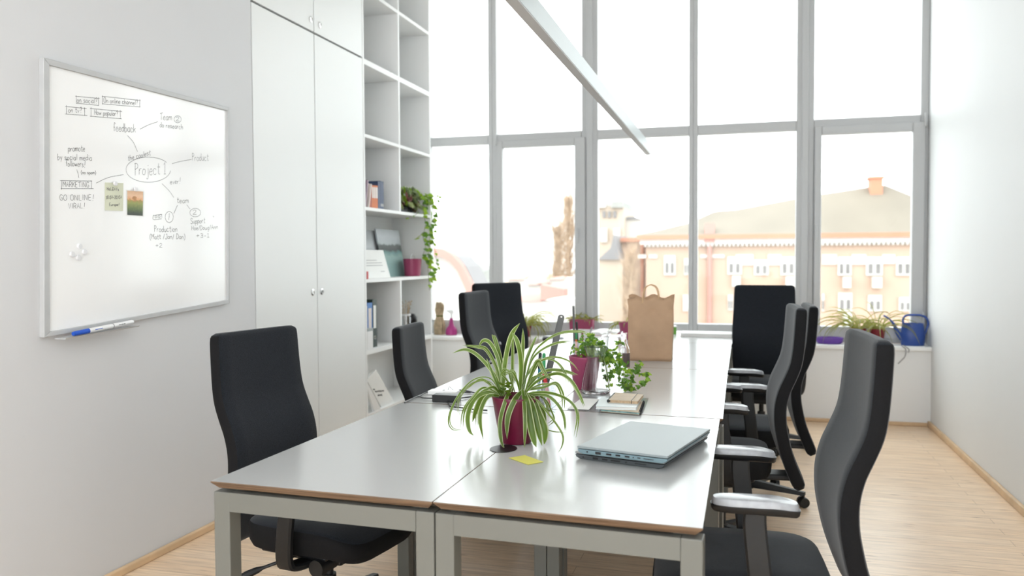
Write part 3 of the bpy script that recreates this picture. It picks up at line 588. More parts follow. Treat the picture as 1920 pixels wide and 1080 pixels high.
# ================================================================== desks
ROWS = [((-1.393, 1.912), (-.741, 1.888), (-.089, 1.855), (-1.378, 3.172), (-.742, 3.160), (-.091, 3.132)),
        ((-1.378, 3.180), (-.742, 3.168), (-.080, 3.140), (-1.385, 4.497), (-.745, 4.500), (-.091, 4.487)),
        ((-1.385, 4.503), (-.745, 4.506), (-.089, 4.493), (-1.392, 5.875), (-.745, 5.872), (-.096, 5.866)),
        ((-1.392, 5.881), (-.745, 5.878), (-.092, 5.872), (-1.40, 6.80), (-.748, 6.80), (-.104, 6.80))]
ZT = .74
RN = ['nearest the camera', 'second from the camera', 'third from the camera', 'farthest away by the windows']
for r_, row in enumerate(ROWS):
    for s_ in (0, 1):
        c = [row[s_], row[s_+1], row[4+s_], row[3+s_]]
        g = .0015; c = [(c[0][0]+g, c[0][1]), (c[1][0]-g, c[1][1]), (c[2][0]-g, c[2][1]), (c[3][0]+g, c[3][1])]
        cxm = sum(p[0] for p in c)/4; cym = sum(p[1] for p in c)/4
        extra = (' carrying the spider plant and laptops', ' with the power adapter', '', '', '', '', '', '')
        dk = thing('desk', 'white bench desk with plywood edge, %s row, %s half' % (RN[r_], 'left' if s_ == 0 else 'right'), 'desk', (cxm, cym, 0), 0, 'white bench desks')
        q = [Vector((p[0]-cxm, p[1]-cym, 0)) for p in c]
        bm = B(); tv = [bm.verts.new(v+Vector((0, 0, ZT))) for v in q]
        bot = []
        for v in q:
            u = v.copy(); u.x -= math.copysign(.016, v.x); u.y -= math.copysign(.016, v.y); bot.append(u)
        tm = [bm.verts.new(v+Vector((0, 0, ZT-.004))) for v in q]; bv = [bm.verts.new(v+Vector((0, 0, ZT-.021))) for v in bot]
        f = bm.faces.new(tv); f.material_index = 0
        for k in range(4):
            k2 = (k+1) % 4
            bm.faces.new((tv[k], tm[k], tm[k2], tv[k2])).material_index = 1; bm.faces.new((tm[k], bv[k], bv[k2], tm[k2])).material_index = 1
        bm.faces.new(bv[::-1]).material_index = 1
        obj('desktop', bm, (deskm, ply), dk)
        LW = .050
        def corner(k):
            v = q[k].copy(); v.y -= math.copysign(.012, v.y); return v
        zf1, zf0 = ZT-.031, ZT-.083
        for ka, kb in ((0, 1), (3, 2)):
            va, vb = corner(ka), corner(kb); sy = 1 if ka == 0 else -1
            d = (vb-va).normalized(); n_ = Vector((-d.y, d.x, 0))*sy
            for v, dd in ((va, d), (vb, -d)):
                bm = B(); P = [v, v+dd*LW, v+dd*LW+n_*LW, v+n_*LW]; prism(bm, [Vector((p.x, p.y, 0)) for p in P], (0, 0, zf1)); obj('leg', bm, deskf, dk, bevel=.003)
            bm = B(); P = [va+d*LW, vb-d*LW, vb-d*LW+n_*LW, va+d*LW+n_*LW]; prism(bm, [Vector((p.x, p.y, zf0)) for p in P], (0, 0, zf1-zf0)); obj('end_rail', bm, deskf, dk)
        bm = B()
        for t in (.12, .88):
            a = q[0].lerp(q[1], t); b = q[3].lerp(q[2], t); a.y += .06; b.y -= .06
            prism(bm, [Vector((a.x-.02, a.y, zf0+.005)), Vector((a.x+.02, a.y, zf0+.005)), Vector((b.x+.02, b.y, zf0+.005)), Vector((b.x-.02, b.y, zf0+.005))], (0, 0, .045))
        obj('side_rail', bm, deskf, dk)
        bm = B()
        for v in q: box(bm, (v.x*.85-.02, v.y*.9-.02, zf1-.001), (v.x*.85+.02, v.y*.9+.02, ZT-.0205))
        obj('spacer', bm, deskf, dk)
        if r_ == 0 and s_ == 0:
            gp = onZ(944, 842, ZT); bm = B(); gc = Vector((gp.x-cxm, gp.y-cym, ZT+.0008))
            vv = [bm.verts.new(gc+Vector((.042*math.cos(k*.2618), .052*math.sin(k*.2618), 0))) for k in range(24)]; bm.faces.new(vv)
            ext = bmesh.ops.extrude_face_region(bm, geom=bm.faces[:]); bmesh.ops.translate(bm, verts=[v for v in ext['geom'] if isinstance(v, bmesh.types.BMVert)], vec=(0, 0, .0012))
            o = obj('cable_grommet', bm, blackp, dk); o['label'] = 'dark oval cable opening in the desktop'

# ================================================================== chairs
FP = [(1.12, 0), (1.09, .001), (1.0, .007), (.93, .014), (.88, .024), (.83, .044), (.78, .066), (.73, .080), (.68, .086), (.62, .084), (.56, .074), (.50, .060), (.44, .040), (.38, .016), (.335, -.004)]
def back_mesh():
    bm = B(); prof = spline([(x, 0, z) for z, x in FP], 3); n = len(prof); rings = []
    for i, p in enumerate(prof):
        d = (prof[min(i+1, n-1)]-prof[max(i-1, 0)]).normalized(); nx = Vector((-d.z, 0, d.x))
        if nx.x < 0: nx = -nx
        t = i/(n-1); w = .212+.012*math.sin(math.pi*min(1, t*1.1)); th = .050+.006*t
        e = min(i, n-1-i)
        k = [.55, .88, .97, 1][min(e, 3)]
        wv = w-(.018*(1-k)/.45 if e < 3 else 0); tv = th*k; off = (th-tv)/2
        f0 = p-nx*off; r_ = .014*k; ring = []
        # rounded rectangle in (nx, y), front face slightly dished
        for (sx, sy, a0) in ((0, 1, 0), (0, -1, 90), (-1, -1, 180), (-1, 1, 270)):
            pass
        def P(a, b): return f0+nx*a+Vector((0, b, 0))
        for k2 in range(9): # front, from -w to +w
            y = -(wv-r_)+2*(wv-r_)*k2/8; ring.append(P(-.010*(1-(y/wv)**2), y))
        ring += [P(-r_*.3, wv-r_*.25), P(-r_, wv), P(-tv+r_, wv), P(-tv+r_*.3, wv-r_*.25)]
        for k2 in range(9):
            y = (wv-r_)-2*(wv-r_)*k2/8; ring.append(P(-tv-.004*(1-(y/wv)**2), y))
        ring += [P(-tv+r_*.3, -wv+r_*.25), P(-tv+r_, -wv), P(-r_, -wv), P(-r_*.3, -wv+r_*.25)]
        rings.append(ring)
    loft(bm, rings)
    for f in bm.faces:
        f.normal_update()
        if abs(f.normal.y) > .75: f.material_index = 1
    return bm
def seat_mesh():
    bm = B(); rings = []
    for s, z in ((.86, -.095), (.95, -.09), (.985, -.07), (1, -.035), (.995, -.018), (.975, -.006), (.93, 0), (.6, .004), (.2, .006)):
        ring = []
        for k in range(40):
            a = 2*math.pi*k/40; ca, sa = math.cos(a), math.sin(a); e = .42
            x = .245*s*math.copysign(abs(ca)**e, ca); y = .240*s*math.copysign(abs(sa)**e, sa)
            zz = z; xx = x/.245
            if xx > .4: zz -= .045*((xx-.4)/.6)**2
            if z < -.05 and xx > .2: zz += .02*(xx-.2)
            ring.append((.325+x, y, .475+zz))
        rings.append(ring)
    loft(bm, rings)
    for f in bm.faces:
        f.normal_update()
        if f.normal.z < .45: f.material_index = 1  # seat sides and underside black: under-desk shade put into the colour
    return bm
def arm_bms(s):
    y = .285*s
    post = B(); P = spline([(.30, .18*s, .375), (.28, .245*s, .375), (.275, y-.012*s, .40), (.285, y, .50), (.30, y, .64), (.30, y, .687)], 4)
    rings = []
    for i, p in enumerate(P):
        d = (P[min(i+1, len(P)-1)]-P[max(i-1, 0)]).normalized(); sy_ = Vector((1, 0, 0)); n_ = d.cross(sy_).normalized(); hw_, ht = .034-.006*i/len(P), .013
        rings.append([p+sy_*hw_*a+n_*ht*b for a, b in ((1, .5), (.8, 1), (-.8, 1), (-1, .5), (-1, -.5), (-.8, -1), (.8, -1), (1, -.5))])
    loft(post, rings)
    pad = B(); rings = []
    for z, k, kx in ((0.686, .80, .94), (0.691, .93, .98), (0.702, 1, 1), (0.704, 1, 1)):
        rings.append([(.300+(.112*kx)*math.copysign(abs(math.cos(a))**.6, math.cos(a)), y+.040*k*math.copysign(abs(math.sin(a))**.7, math.sin(a)), z-.012*max(0, (math.cos(a)*-1)-.3)) for a in [2*math.pi*q/28 for q in range(28)]])
    loft(pad, rings)
    top = B(); rings = []
    for z, k, kx in ((0.7045, .97, .985), (0.7140, .96, .98), (0.7210, .86, .95), (0.7235, .6, .85)):
        rings.append([(.300+(.110*kx)*math.copysign(abs(math.cos(a))**.6, math.cos(a)), y+.040*k*math.copysign(abs(math.sin(a))**.7, math.sin(a)), z-.012*max(0, (math.cos(a)*-1)-.3)) for a in [2*math.pi*q/28 for q in range(28)]])
    loft(top, rings)
    return post, pad, top
def make_chair():
    t = thing('office_chair', 'x', 'chair', (0, 0, 0), 0, 'high-backed office chairs')
    obj('backrest', back_mesh(), (fab, fabside_shade), t, smooth=True); obj('seat', seat_mesh(), (fab, fabside_shade), t, smooth=True)
    for s in (-1, 1):
        a, b, c = arm_bms(s); ar = obj('armrest', a, blackp, t, smooth=True); pd = obj('arm_pad', b, blackp, ar, smooth=True); o = obj('pad_top', c, greyp, ar, smooth=True); o['label'] = 'glossy grey top of the arm pad'
    bm = B(); box(bm, (.16, -.20, .365), (.44, .20, .385)); box(bm, (.18, -.09, .31), (.42, .09, .37)); obj('mechanism', bm, blackp, t, bevel=.01)
    bm = B(); box(bm, (-.02, -.055, .345), (.20, .055, .37)); obj('back_bracket', bm, blackp, t, bevel=.008)
    bm = B(); cyl(bm, (.41, -.12, .345), (.41, -.215, .345), .026, .029, 18); box(bm, (.345, -.19, .335), (.375, -.11, .36)); obj('tension_knob', bm, blackp, t, smooth=True)
    bm = B(); tube(bm, spline([(.30, -.10, .36), (.255, -.19, .345), (.19, -.25, .32), (.15, -.30, .30)], 4), [.006]*8+[.012, .013, .014, .013, .010], 8); obj('lever', bm, blackp, t, smooth=True)
    bm = B(); cyl(bm, (.30, 0, .10), (.30, 0, .24), .028, .026, 18); cyl(bm, (.30, 0, .24), (.30, 0, .33), .0165, seg=18); obj('gas_column', bm, blackp, t, smooth=True)
    bm = B(); cyl(bm, (.30, 0, .065), (.30, 0, .125), .042, .034, 18)
    for k in range(5):
        a = R(20+72*k); d = Vector((math.cos(a), math.sin(a), 0)); n_ = Vector((-d.y, d.x, 0)); c = Vector((.30, 0, 0))
        loft(bm, [[c+d*r_+n_*w+Vector((0, 0, z)) for w, z in ((-hw_, z0), (hw_, z0), (hw_*.8, z1), (-hw_*.8, z1))] for r_, hw_, z0, z1 in ((.03, .027, .075, .118), (.18, .022, .070, .10), (.315, .016, .062, .082))])
    obj('star_base', bm, blackp, t, bevel=.003)
    for k in range(5):
        a = R(20+72*k); d = Vector((math.cos(a), math.sin(a), 0)); c = Vector((.30, 0, .028))+d*.305; n_ = Vector((-math.sin(a+.6), math.cos(a+.6), 0))
        bm = B(); 
        for s in (-1, 1): cyl(bm, c+n_*.006*s, c+n_*.026*s, .028, .026, 18)
        cyl(bm, c, c+Vector((0, 0, .045)), .008, seg=8); obj('caster', bm, blackp, t, smooth=True)
    return t
chair0 = make_chair(); n_ch = [0]
LOWER = ('star_base', 'caster')
def place(x, y, rz, dz, label):
    o = chair0 if n_ch[0] == 0 else copy_tree(chair0)
    n_ch[0] += 1
    o.location = (x, y, 0); o.rotation_euler = (0, 0, R(rz)); o['label'] = label
    o['_dz'] = dz
    return o
CH = [(.303, 2.50, 184, 0, 'black high-backed office chair closest to the camera on the right side of the desks'),
      (.187, 3.88, 183, 0, 'black office chair on the right side of the desks, second from the camera'),
      (.30, 4.72, 182, -.04, 'black office chair right of the desks, third from the camera, half hidden'),
      (.125, 6.36, 266, .008, 'black office chair at the far right desk corner, broad backrest facing the camera'),
      (-1.755, 2.73, -9, -.045, 'black high-backed office chair at the front left desk below the whiteboard'),
      (-1.712, 4.10, 5, -.135, 'low-set dark office chair on the left beside the shelves'),
      (-1.69, 5.14, -4, 0, 'dark grey office chair in front of the leftmost chair by the window sill'),
      (-1.80, 5.98, -38, .03, 'black office chair standing farthest left by the window sill')]
chairs = [place(*a) for a in CH]
for o in chairs:
    dz = o['_dz']; del o['_dz']
    for ch in o.children:
        if ch.name.split('.')[0] in LOWER: continue
        ch.location.z += dz

for ch in chairs[4].children:                    # this chair's arms are set lower, under the desk edge
    if ch.name.split('.')[0] == 'armrest': ch.scale = (1, 1, .86); ch.location.x += .055; ch.location.z += .03

# ================================================================== plants
VIEW = lambda p: (Vector(p)-Vector((0, 0, EYE))).normalized()
def ribbon(bm, pts, width, side=None, twist=0, fold=.25, cream=True, org=Vector((0, 0, 0))):
    """a strap leaf with a green middle (slot 0) and cream margins (slot 1)"""
    n = len(pts); prev = None; ds = [(pts[min(i+1, n-1)]-pts[max(i-1, 0)]).normalized() for i in range(n)]
    ss = []
    for i, p in enumerate(pts):
        s = ds[i].cross(side if side is not None else VIEW(p+org)); ss.append(s.normalized() if s.length > .45 else None)
    good = [k for k in range(n) if ss[k] is not None]
    if not good: ss = [ds[0].cross(Vector((.3, .2, 1))).normalized()]*n
    else: ss = [ss[min(good, key=lambda g: abs(g-k))] for k in range(n)]
    for k in range(1, n):
        if ss[k].dot(ss[k-1]) < 0: ss[k] = -ss[k]
    for i, p in enumerate(pts):
        d = ds[i]; s = ss[i]; s = (s-d*s.dot(d))
        s = s.normalized() if s.length > .05 else ss[i]
        up_ = s.cross(d).normalized(); a = twist*(i/n-.3); s2 = s*math.cos(a)+up_*math.sin(a); u2 = up_*math.cos(a)-s*math.sin(a)
        t = i/(n-1); w = width*.5*min(1, .6+1.6*t)*(1 if t < .6 else max(.03, 1-((t-.6)/.4)**2.0))
        cur = [bm.verts.new(p+s2*w*k+u2*w*fold*abs(k)) for k in (-1, -.72, 0, .72, 1)]
        if prev:
            for k in range(4):
                f = bm.faces.new((prev[k], prev[k+1], cur[k+1], cur[k])); f.material_index = 1 if (k in (0, 3) and cream) else 0; f.smooth = True
        prev = cur
def leafblade(bm, base, d, nrm, L_, w_, mi=0, lobed=False):
    d = d.normalized(); s = d.cross(nrm)
    if s.length < .01: s = d.cross(Vector((1, 0, .2)))
    s.normalize(); n_ = s.cross(d)
    pr = [(0, 0), (.1, .55), (.28, 1), (.5, .9), (.75, .5), (1, 0)] if not lobed else [(0, 0), (-.08, .6), (.15, .95), (.28, .5), (.42, 1), (.56, .42), (.78, .36), (1, 0)]
    mid = [bm.verts.new(base+d*L_*t-n_*L_*.12*math.sin(t*3)) for t, _ in pr]
    for sg in (-1, 1):
        prev = None
        for k, (t, w) in enumerate(pr):
            v = mid[k] if w == 0 else bm.verts.new(base+d*L_*t+s*sg*w*w_*.5+n_*L_*.06)
            if prev is not None:
                q = []
                for x in (mid[k-1], prev, v, mid[k]):
                    if x not in q: q.append(x)
                if len(q) > 2: f = bm.faces.new(q if sg > 0 else q[::-1]); f.material_index = mi; f.smooth = True
            prev = v
def leafobj(name, bm, mats, parent=None):
    me = bpy.data.meshes.new(name); bm.to_mesh(me); bm.free()
    for m in mats: me.materials.append(m)
    o = bpy.data.objects.new(name, me); col.objects.link(o)
    if parent is not None: o.parent = parent
    return o
def pot(parent, r0, r1, h, m, lip=.006, seg=36):
    bm = B(); lathe(bm, [(0, 0), (r0*.92, 0), (r0, .006), (r1-.002, h-.012), (r1, h-.002), (r1-.001, h), (r1-lip*.5, h), (r1-lip, h-.006), (r1-lip-.004, h-.03), (0, h-.03)], seg=seg)
    o = obj('pot', bm, m, parent, smooth=True)
    bm = B(); lathe(bm, [(r1-lip-.003, h-.028), (r1*.5, h-.018), (0, h-.014)], seg=24); obj('soil', bm, soil, parent, smooth=True)
    return o
# the big spider plant at the front
pc = onZ(959, 836, ZT); pc.z = ZT+.002; pc.y += .055
sp = thing('spider_plant', 'large variegated spider plant in a dark magenta pot at the seam of the front desks', 'plant', pc)
PH = .150
pot(sp, .054, .078, PH, pinkpot)
T6 = lambda x, y: (840+x/4.152, 600+y/4.152)
LV = [([(425, 600), (440, 350), (490, 120), (560, 25)], 40, 0), ([(440, 580), (415, 330), (360, 150), (340, 112)], 25, .05), ([(430, 590), (380, 380), (300, 235), (240, 212), (113, 200)], 26, .06), ([(420, 590), (370, 440), (250, 290), (140, 226), (35, 258)], 30, -.02),
      ([(430, 580), (400, 330), (330, 178), (270, 160), (238, 215)], 32, .02), ([(570, 560), (575, 350), (585, 180), (583, 65)], 30, .03), ([(560, 560), (570, 330), (540, 170), (500, 98)], 40, -.03), ([(500, 560), (503, 330), (508, 130)], 28, .07),
      ([(580, 560), (600, 350), (640, 230), (687, 122)], 26, .05), ([(585, 560), (640, 330), (730, 230), (860, 172), (960, 164)], 18, .04), ([(590, 550), (650, 280), (760, 160), (880, 95), (1035, 84), (1090, 105)], 15, .07), ([(600, 560), (660, 380), (760, 300), (860, 335), (920, 420), (940, 500)], 15, 0),
      ([(600, 560), (700, 430), (800, 386), (930, 400), (1012, 428)], 25, .02), ([(600, 570), (700, 470), (850, 412), (960, 470), (1030, 590), (1066, 672)], 26, -.04), ([(600, 580), (720, 560), (850, 580), (960, 640), (1008, 740), (980, 905)], 22, -.06), ([(600, 590), (750, 580), (840, 640), (900, 740), (910, 872)], 26, 0),
      ([(620, 600), (700, 640), (800, 750), (890, 880), (895, 960), (860, 1045)], 14, -.1), ([(580, 540), (592, 620), (600, 800), (594, 1035)], 32, -.09), ([(590, 560), (615, 660), (655, 880), (688, 1005)], 62, -.07), ([(600, 560), (660, 680), (700, 850), (732, 985)], 52, -.05),
      ([(640, 600), (710, 740), (758, 860), (748, 992)], 58, -.03), ([(580, 550), (520, 620), (462, 760), (460, 930)], 46, -.08), ([(500, 510), (450, 620), (405, 780), (410, 920), (440, 1028)], 34, -.1), ([(400, 590), (300, 560), (200, 620), (152, 750), (165, 860), (200, 900)], 40, -.02),
      ([(400, 580), (280, 520), (200, 600), (130, 700), (115, 850)], 18, -.05), ([(400, 560), (330, 450), (200, 460), (90, 570), (20, 700), (2, 800), (40, 858), (120, 856)], 12, -.03), ([(400, 590), (310, 590), (255, 700), (250, 800), (275, 930)], 36, -.05), ([(390, 580), (270, 600), (220, 700), (190, 795)], 46, .02),
      ([(400, 570), (330, 480), (220, 480), (130, 550), (80, 650), (95, 765)], 9, .03), ([(620, 590), (760, 620), (800, 700), (830, 780), (780, 826)], 14, .03), ([(640, 590), (720, 650), (720, 780), (780, 860), (925, 873)], 10, .05), ([(600, 560), (640, 540), (760, 520), (850, 485), (905, 600), (905, 705)], 20, .03),
      ([(600, 560), (680, 380), (750, 300), (860, 290), (960, 330), (1020, 400)], 16, .08), ([(480, 580), (470, 480), (420, 420), (470, 385), (540, 500)], 16, -.02), ([(520, 560), (480, 420), (520, 400), (545, 520)], 16, 0), ([(600, 560), (690, 310), (730, 380), (775, 455)], 28, -.04),
      ([(560, 560), (620, 420), (700, 330), (740, 300)], 18, .02), ([(420, 590), (350, 430), (300, 310)], 28, .0), ([(400, 580), (300, 480), (230, 470), (150, 540)], 18, .08), ([(600, 560), (720, 500), (830, 500), (870, 500)], 14, .06), ([(620, 600), (740, 700), (745, 800), (735, 830)], 26, .04),
      ([(600, 580), (690, 560), (760, 640), (780, 760)], 14, .06), ([(430, 560), (380, 420), (375, 360)], 20, .07), ([(410, 590), (360, 520), (300, 540), (250, 560)], 24, -.04), ([(590, 570), (660, 450), (760, 440), (830, 470)], 16, .0), ([(560, 570), (540, 480), (500, 400), (430, 420)], 18, -.05), ([(640, 590), (700, 620), (770, 700), (835, 720)], 12, .07), ([(380, 590), (330, 560), (230, 640), (215, 830)], 20, .06)]
bm = B()
lc = Vector((pc.x, pc.y, 0))
def leaf_path(pts, dy):
    n = len(pts); P = []; front = dy < 0
    S = spline([(*T6(*p), 0) for p in pts], 6)
    for k, q in enumerate(S):
        t = k/(len(S)-1); u = min(1, t*1.6); e = dy*(.15+.95*u*u*(3-2*u))
        p = onY(q.x, q.y, pc.y+e)-pc
        for _ in range(2):                       # hang outside the pot, never through it
            rr_ = .054+(.079-.054)*max(0, min(1, p.z/PH))+.007
            if p.z < PH+.004 and p.x*p.x+p.y*p.y < rr_*rr_ and abs(p.x) < rr_ and t > .12:
                yn = math.sqrt(rr_*rr_-p.x*p.x)*(-1 if (front or q.y > 760) else 1); p = onY(q.x, q.y, pc.y+yn)-pc
        if t <= .2 and p.z < PH-.004: p.z = PH-.004+.02*t
        p.z = max(p.z, .004); P.append(p)
    for _ in range(3):
        for k in range(1, len(P)-1): P[k] = P[k]*.5+(P[k-1]+P[k+1])*.25
    return P
for pts, w_, dy in LV:
  for rep in range(2 if (w_ < 30) else 1):
    if rep:
        jx, jy = rnd.uniform(-22, 22), rnd.uniform(-18, 18); m_ = len(pts)-1
        pts = [(a+jx*k/m_, b+jy*k/m_) for k, (a, b) in enumerate(pts)]; dy = dy+rnd.uniform(-.02, .03); w_ = w_*.8
    P = leaf_path(pts, dy)
    for i in range(len(P)-1, 0, -1):
        if (P[i]-P[i-1]).length < 1e-5: P.pop(i)
    ribbon(bm, P, w_/4.152/FPX*2.62*1.0, side=None, org=pc, twist=rnd.uniform(-.3, .3), fold=.3)
    # stays in the plant's own frame
leafobj('foliage', bm, (leafg, leafc), sp)
bm = B()
for k in range(7):
    a = rnd.uniform(0, 6.28); leafblade(bm, Vector((-.02+.018*math.cos(a), .018*math.sin(a)-.02, PH+rnd.uniform(0, .04))), Vector((math.cos(a), math.sin(a), .6)), Vector((0, 0, 1)), .03, .022)
leafobj('seedling', bm, (leafg,), sp)

def strap_plant(parent, n, Lmin, Lmax, w_, z0, seed, spread=.03, up_=(.35, 1.3), mats=None, sag=1.0, dirs=None):
    rr = random.Random(seed); bm = B()
    for k in range(n):
        a = rr.uniform(*(dirs or (0, 6.28))); e = rr.uniform(*up_); L_ = rr.uniform(Lmin, Lmax); p = Vector((math.cos(a)*rr.uniform(0, spread), math.sin(a)*rr.uniform(0, spread), z0)); P = [p.copy()]
        for i in range(9):
            p = p+Vector((math.cos(a)*math.cos(e), math.sin(a)*math.cos(e), math.sin(e)))*L_/9; e -= sag*rr.uniform(.14, .34); P.append(p.copy())
        ribbon(bm, P, w_*rr.uniform(.7, 1.2), org=Vector(parent.location), twist=rr.uniform(-.6, .6), fold=.3)
    return leafobj('foliage', bm, mats or (sillg, leafp), parent)

# ivy in a pink pot
ip = onZ(1092, 733, ZT); ip.y += .06; ip.z = ZT+.001
iv = thing('ivy_plant', 'trailing green ivy in a pink pot behind the glass carafe', 'plant', ip)
IPH = .150
pot(iv, .050, .074, IPH, pinkpot2)
T7 = lambda x, y: (1000+x/5.4, 540+y/5.4)
bm = B(); bs = B(); rr = random.Random(12)
def ivyrun(pts, dys, n, sz, mi=0, spread=.02):
    P = []
    S = spline([(*T7(*p), 0) for p in pts], 6)
    for k, q in enumerate(S):
        t = k/(len(S)-1); p = onY(q.x, q.y, ip.y+dys[0]+(dys[1]-dys[0])*t); p.z = max(p.z, ZT+.006); P.append(p-ip)
    tube(bs, P, .0013, 5)
    for k in range(n):
        t = rr.uniform(.05, 1)*(len(P)-1); i = min(int(t), len(P)-2); p = P[i].lerp(P[i+1], t-i)+Vector((rr.uniform(-1, 1), rr.uniform(-1, 1), rr.uniform(-.6, .9)))*spread
        p.z = max(p.z, .006)
        a = rr.uniform(0, 6.28); d = Vector((math.cos(a), .3*math.sin(a), rr.uniform(-.8, .5)))
        leafblade(bm, p, d, Vector((rr.uniform(-.4, .4), -1, rr.uniform(.2, 1))), sz*rr.uniform(.65, 1.2), sz*rr.uniform(.6, 1.1), 0 if rr.random() < .65 else 1, lobed=True)
ivyrun([(520, 700), (520, 600), (560, 540), (600, 520)], (0, .0), 55, .022, spread=.03)
ivyrun([(500, 690), (480, 620), (450, 610), (420, 640)], (0, -.03), 18, .02)
ivyrun([(540, 690), (620, 590), (660, 600)], (0, .02), 30, .021, spread=.02)
ivyrun([(560, 690), (650, 600), (700, 560), (710, 600), (760, 640), (820, 650)], (0, .05), 16, .02, spread=.010)
ivyrun([(560, 690), (700, 700), (760, 760), (780, 860), (770, 980)], (0, -.02), 50, .024, spread=.025)
ivyrun([(560, 690), (720, 690), (850, 740), (900, 800), (920, 900)], (0, .03), 55, .024, spread=.028)
ivyrun([(560, 690), (760, 720), (840, 830), (880, 920), (920, 985), (960, 1020)], (0, -.02), 34, .022, spread=.016)
ivyrun([(940, 1010), (1000, 1025), (1080, 1010), (1130, 950), (1160, 910)], (-.03, .0), 22, .021, spread=.009)
ivyrun([(960, 1015), (1010, 930), (1000, 860), (1060, 800), (1095, 745)], (-.03, .01), 24, .022, spread=.010)
ivyrun([(1040, 830), (1100, 880), (1150, 860), (1165, 890)], (0, .02), 10, .02, spread=.008)
ivyrun([(800, 650), (850, 590), (870, 550), (910, 580)], (.04, .05), 8, .022, spread=.01)
obj('vines', bs, stemm, iv); leafobj('foliage', bm, (ivyg, ivyl), iv)

# ================================================================== glass on the desk
cp = onZ(1113, 740, ZT); cp.y += .055; cp.z = ZT+.0005
ca = thing('carafe', 'clear glass carafe with a flared neck in front of the pink ivy pot', 'carafe', cp)
kd = cp.y*.9617/FPX
bm = B(); H_ = .205
outp = [(0, 0), (.058, 0), (.064, .004), (.0655, .012), (.060, .05), (.050, .10), (.0425, .14), (.040, .158), (.0405, .166), (.046, .182), (.053, H_-.004), (.0535, H_)]
inn = [(.0515, H_-.001), (.044, .184), (.0383, .168), (.0376, .157), (.040, .14), (.0475, .10), (.0575, .05), (.062, .014), (.058, .008), (0, .008)]
lathe(bm, outp+inn, seg=48); obj('glass_body', bm, glassm, ca, smooth=True)
# swing-top bottle and jug behind
jp = onZ(1152, 668, ZT); jp.z = ZT+.0005
jg = thing('glass_jug', 'clear wide glass jug standing behind the ivy near the paper bag', 'jug', jp)
bm = B(); lathe(bm, [(0, 0), (.050, 0), (.054, .005), (.054, .095), (.048, .115), (.043, .125), (.046, .135), (.052, .15), (.0505, .15), (.044, .135), (.0415, .125), (.046, .114), (.0515, .094), (.0515, .007), (0, .006)], seg=36); obj('glass_body', bm, glassm, jg, smooth=True)
bm = B(); tube(bm, spline([(-.048, 0, .128), (-.075, 0, .12), (-.082, 0, .085), (-.072, 0, .05), (-.053, 0, .04)], 5), .0055, 10); obj('glass_handle', bm, glassm, jg, smooth=True)
bp = onZ(1171, 693, ZT); bp.z = ZT+.0005
bt = thing('small_bottle', 'small clear glass bottle with a dark label beside the paper bag', 'bottle', bp)
bm = B(); lathe(bm, [(0, 0), (.025, 0), (.028, .004), (.028, .105), (.022, .125), (.0125, .14), (.0115, .185), (.013, .187), (.013, .195), (.0105, .195), (.0095, .14), (.020, .122), (.0262, .104), (.0262, .005), (0, .004)], seg=28); obj('glass_body', bm, glassm, bt, smooth=True)
bm = B()
for k in range(12):
    a0, a1 = R(-100+k*10), R(-90+k*10); r_ = .0285
    bm.faces.new([bm.verts.new(v) for v in ((r_*math.cos(a0), r_*math.sin(a0), .015), (r_*math.cos(a1), r_*math.sin(a1), .015), (r_*math.cos(a1), r_*math.sin(a1), .09), (r_*math.cos(a0), r_*math.sin(a0), .09))])
obj('bottle_label', bm, mat('label_brown', (.10, .07, .07), .6, noise=(30, .2)), bt)

# ================================================================== paper bag
ba = onZ(1178, 676, ZT); bb2 = onZ(1258, 678, ZT); bw = (bb2-ba).length; bc_ = (ba+bb2)/2; bc_.y += .075; bc_.z = ZT
bg_ = thing('paper_bag', 'brown kraft paper carrier bag standing on the desk by the windows', 'bag', bc_, math.atan2(bb2.y-ba.y, bb2.x-ba.x))
hb = .362; rr = random.Random(5)
bm = B(); nx_, nz_ = 14, 16; rings = []
for i in range(nz_+1):
    t = i/nz_; sx = bw/2*(1+.05*math.sin(t*2.5)+(.07*max(0, t-.86)/.14)); sy = .075*(1-.35*t-(.1 if t > .86 else 0)); ring = []
    def wob(a): return .004*math.sin(a*3.1+t*9)+.003*math.sin(a*7+t*17)
    for k in range(nx_+1):
        u = -1+2*k/nx_; ring.append((u*sx, -sy-.010*(1-u*u)*math.sin(t*3)+wob(u)+(.012 if .80 < t < .86 else 0), hb*t+(.010*math.sin(u*9)+.006*math.sin(u*21) if i == nz_ else 0)))
    for k in range(1, 5): ring.append((sx*(1-(.16*t*(1-abs(k-2.5)/2.5))), -sy+2*sy*k/5, hb*t+(.005*math.sin(k*3) if i == nz_ else 0)))
    for k in range(nx_+1):
        u = 1-2*k/nx_; ring.append((u*sx, sy+.006*(1-u*u)+wob(u), hb*t+(.012*math.sin(u*7+1)+.008 if i == nz_ else 0)))
    for k in range(1, 5): ring.append((-sx*(1-(.16*t*(1-abs(k-2.5)/2.5))), sy-2*sy*k/5, hb*t+(.005*math.sin(k*3) if i == nz_ else 0)))
    rings.append(ring)
loft(bm, rings, cap=False); bm.faces.new([bm.verts.new(p) for p in rings[0]][::-1])
o = obj('bag_body', bm, kraft, bg_, smooth=True); sm = o.modifiers.new('thickness', 'SOLIDIFY'); sm.thickness = .001
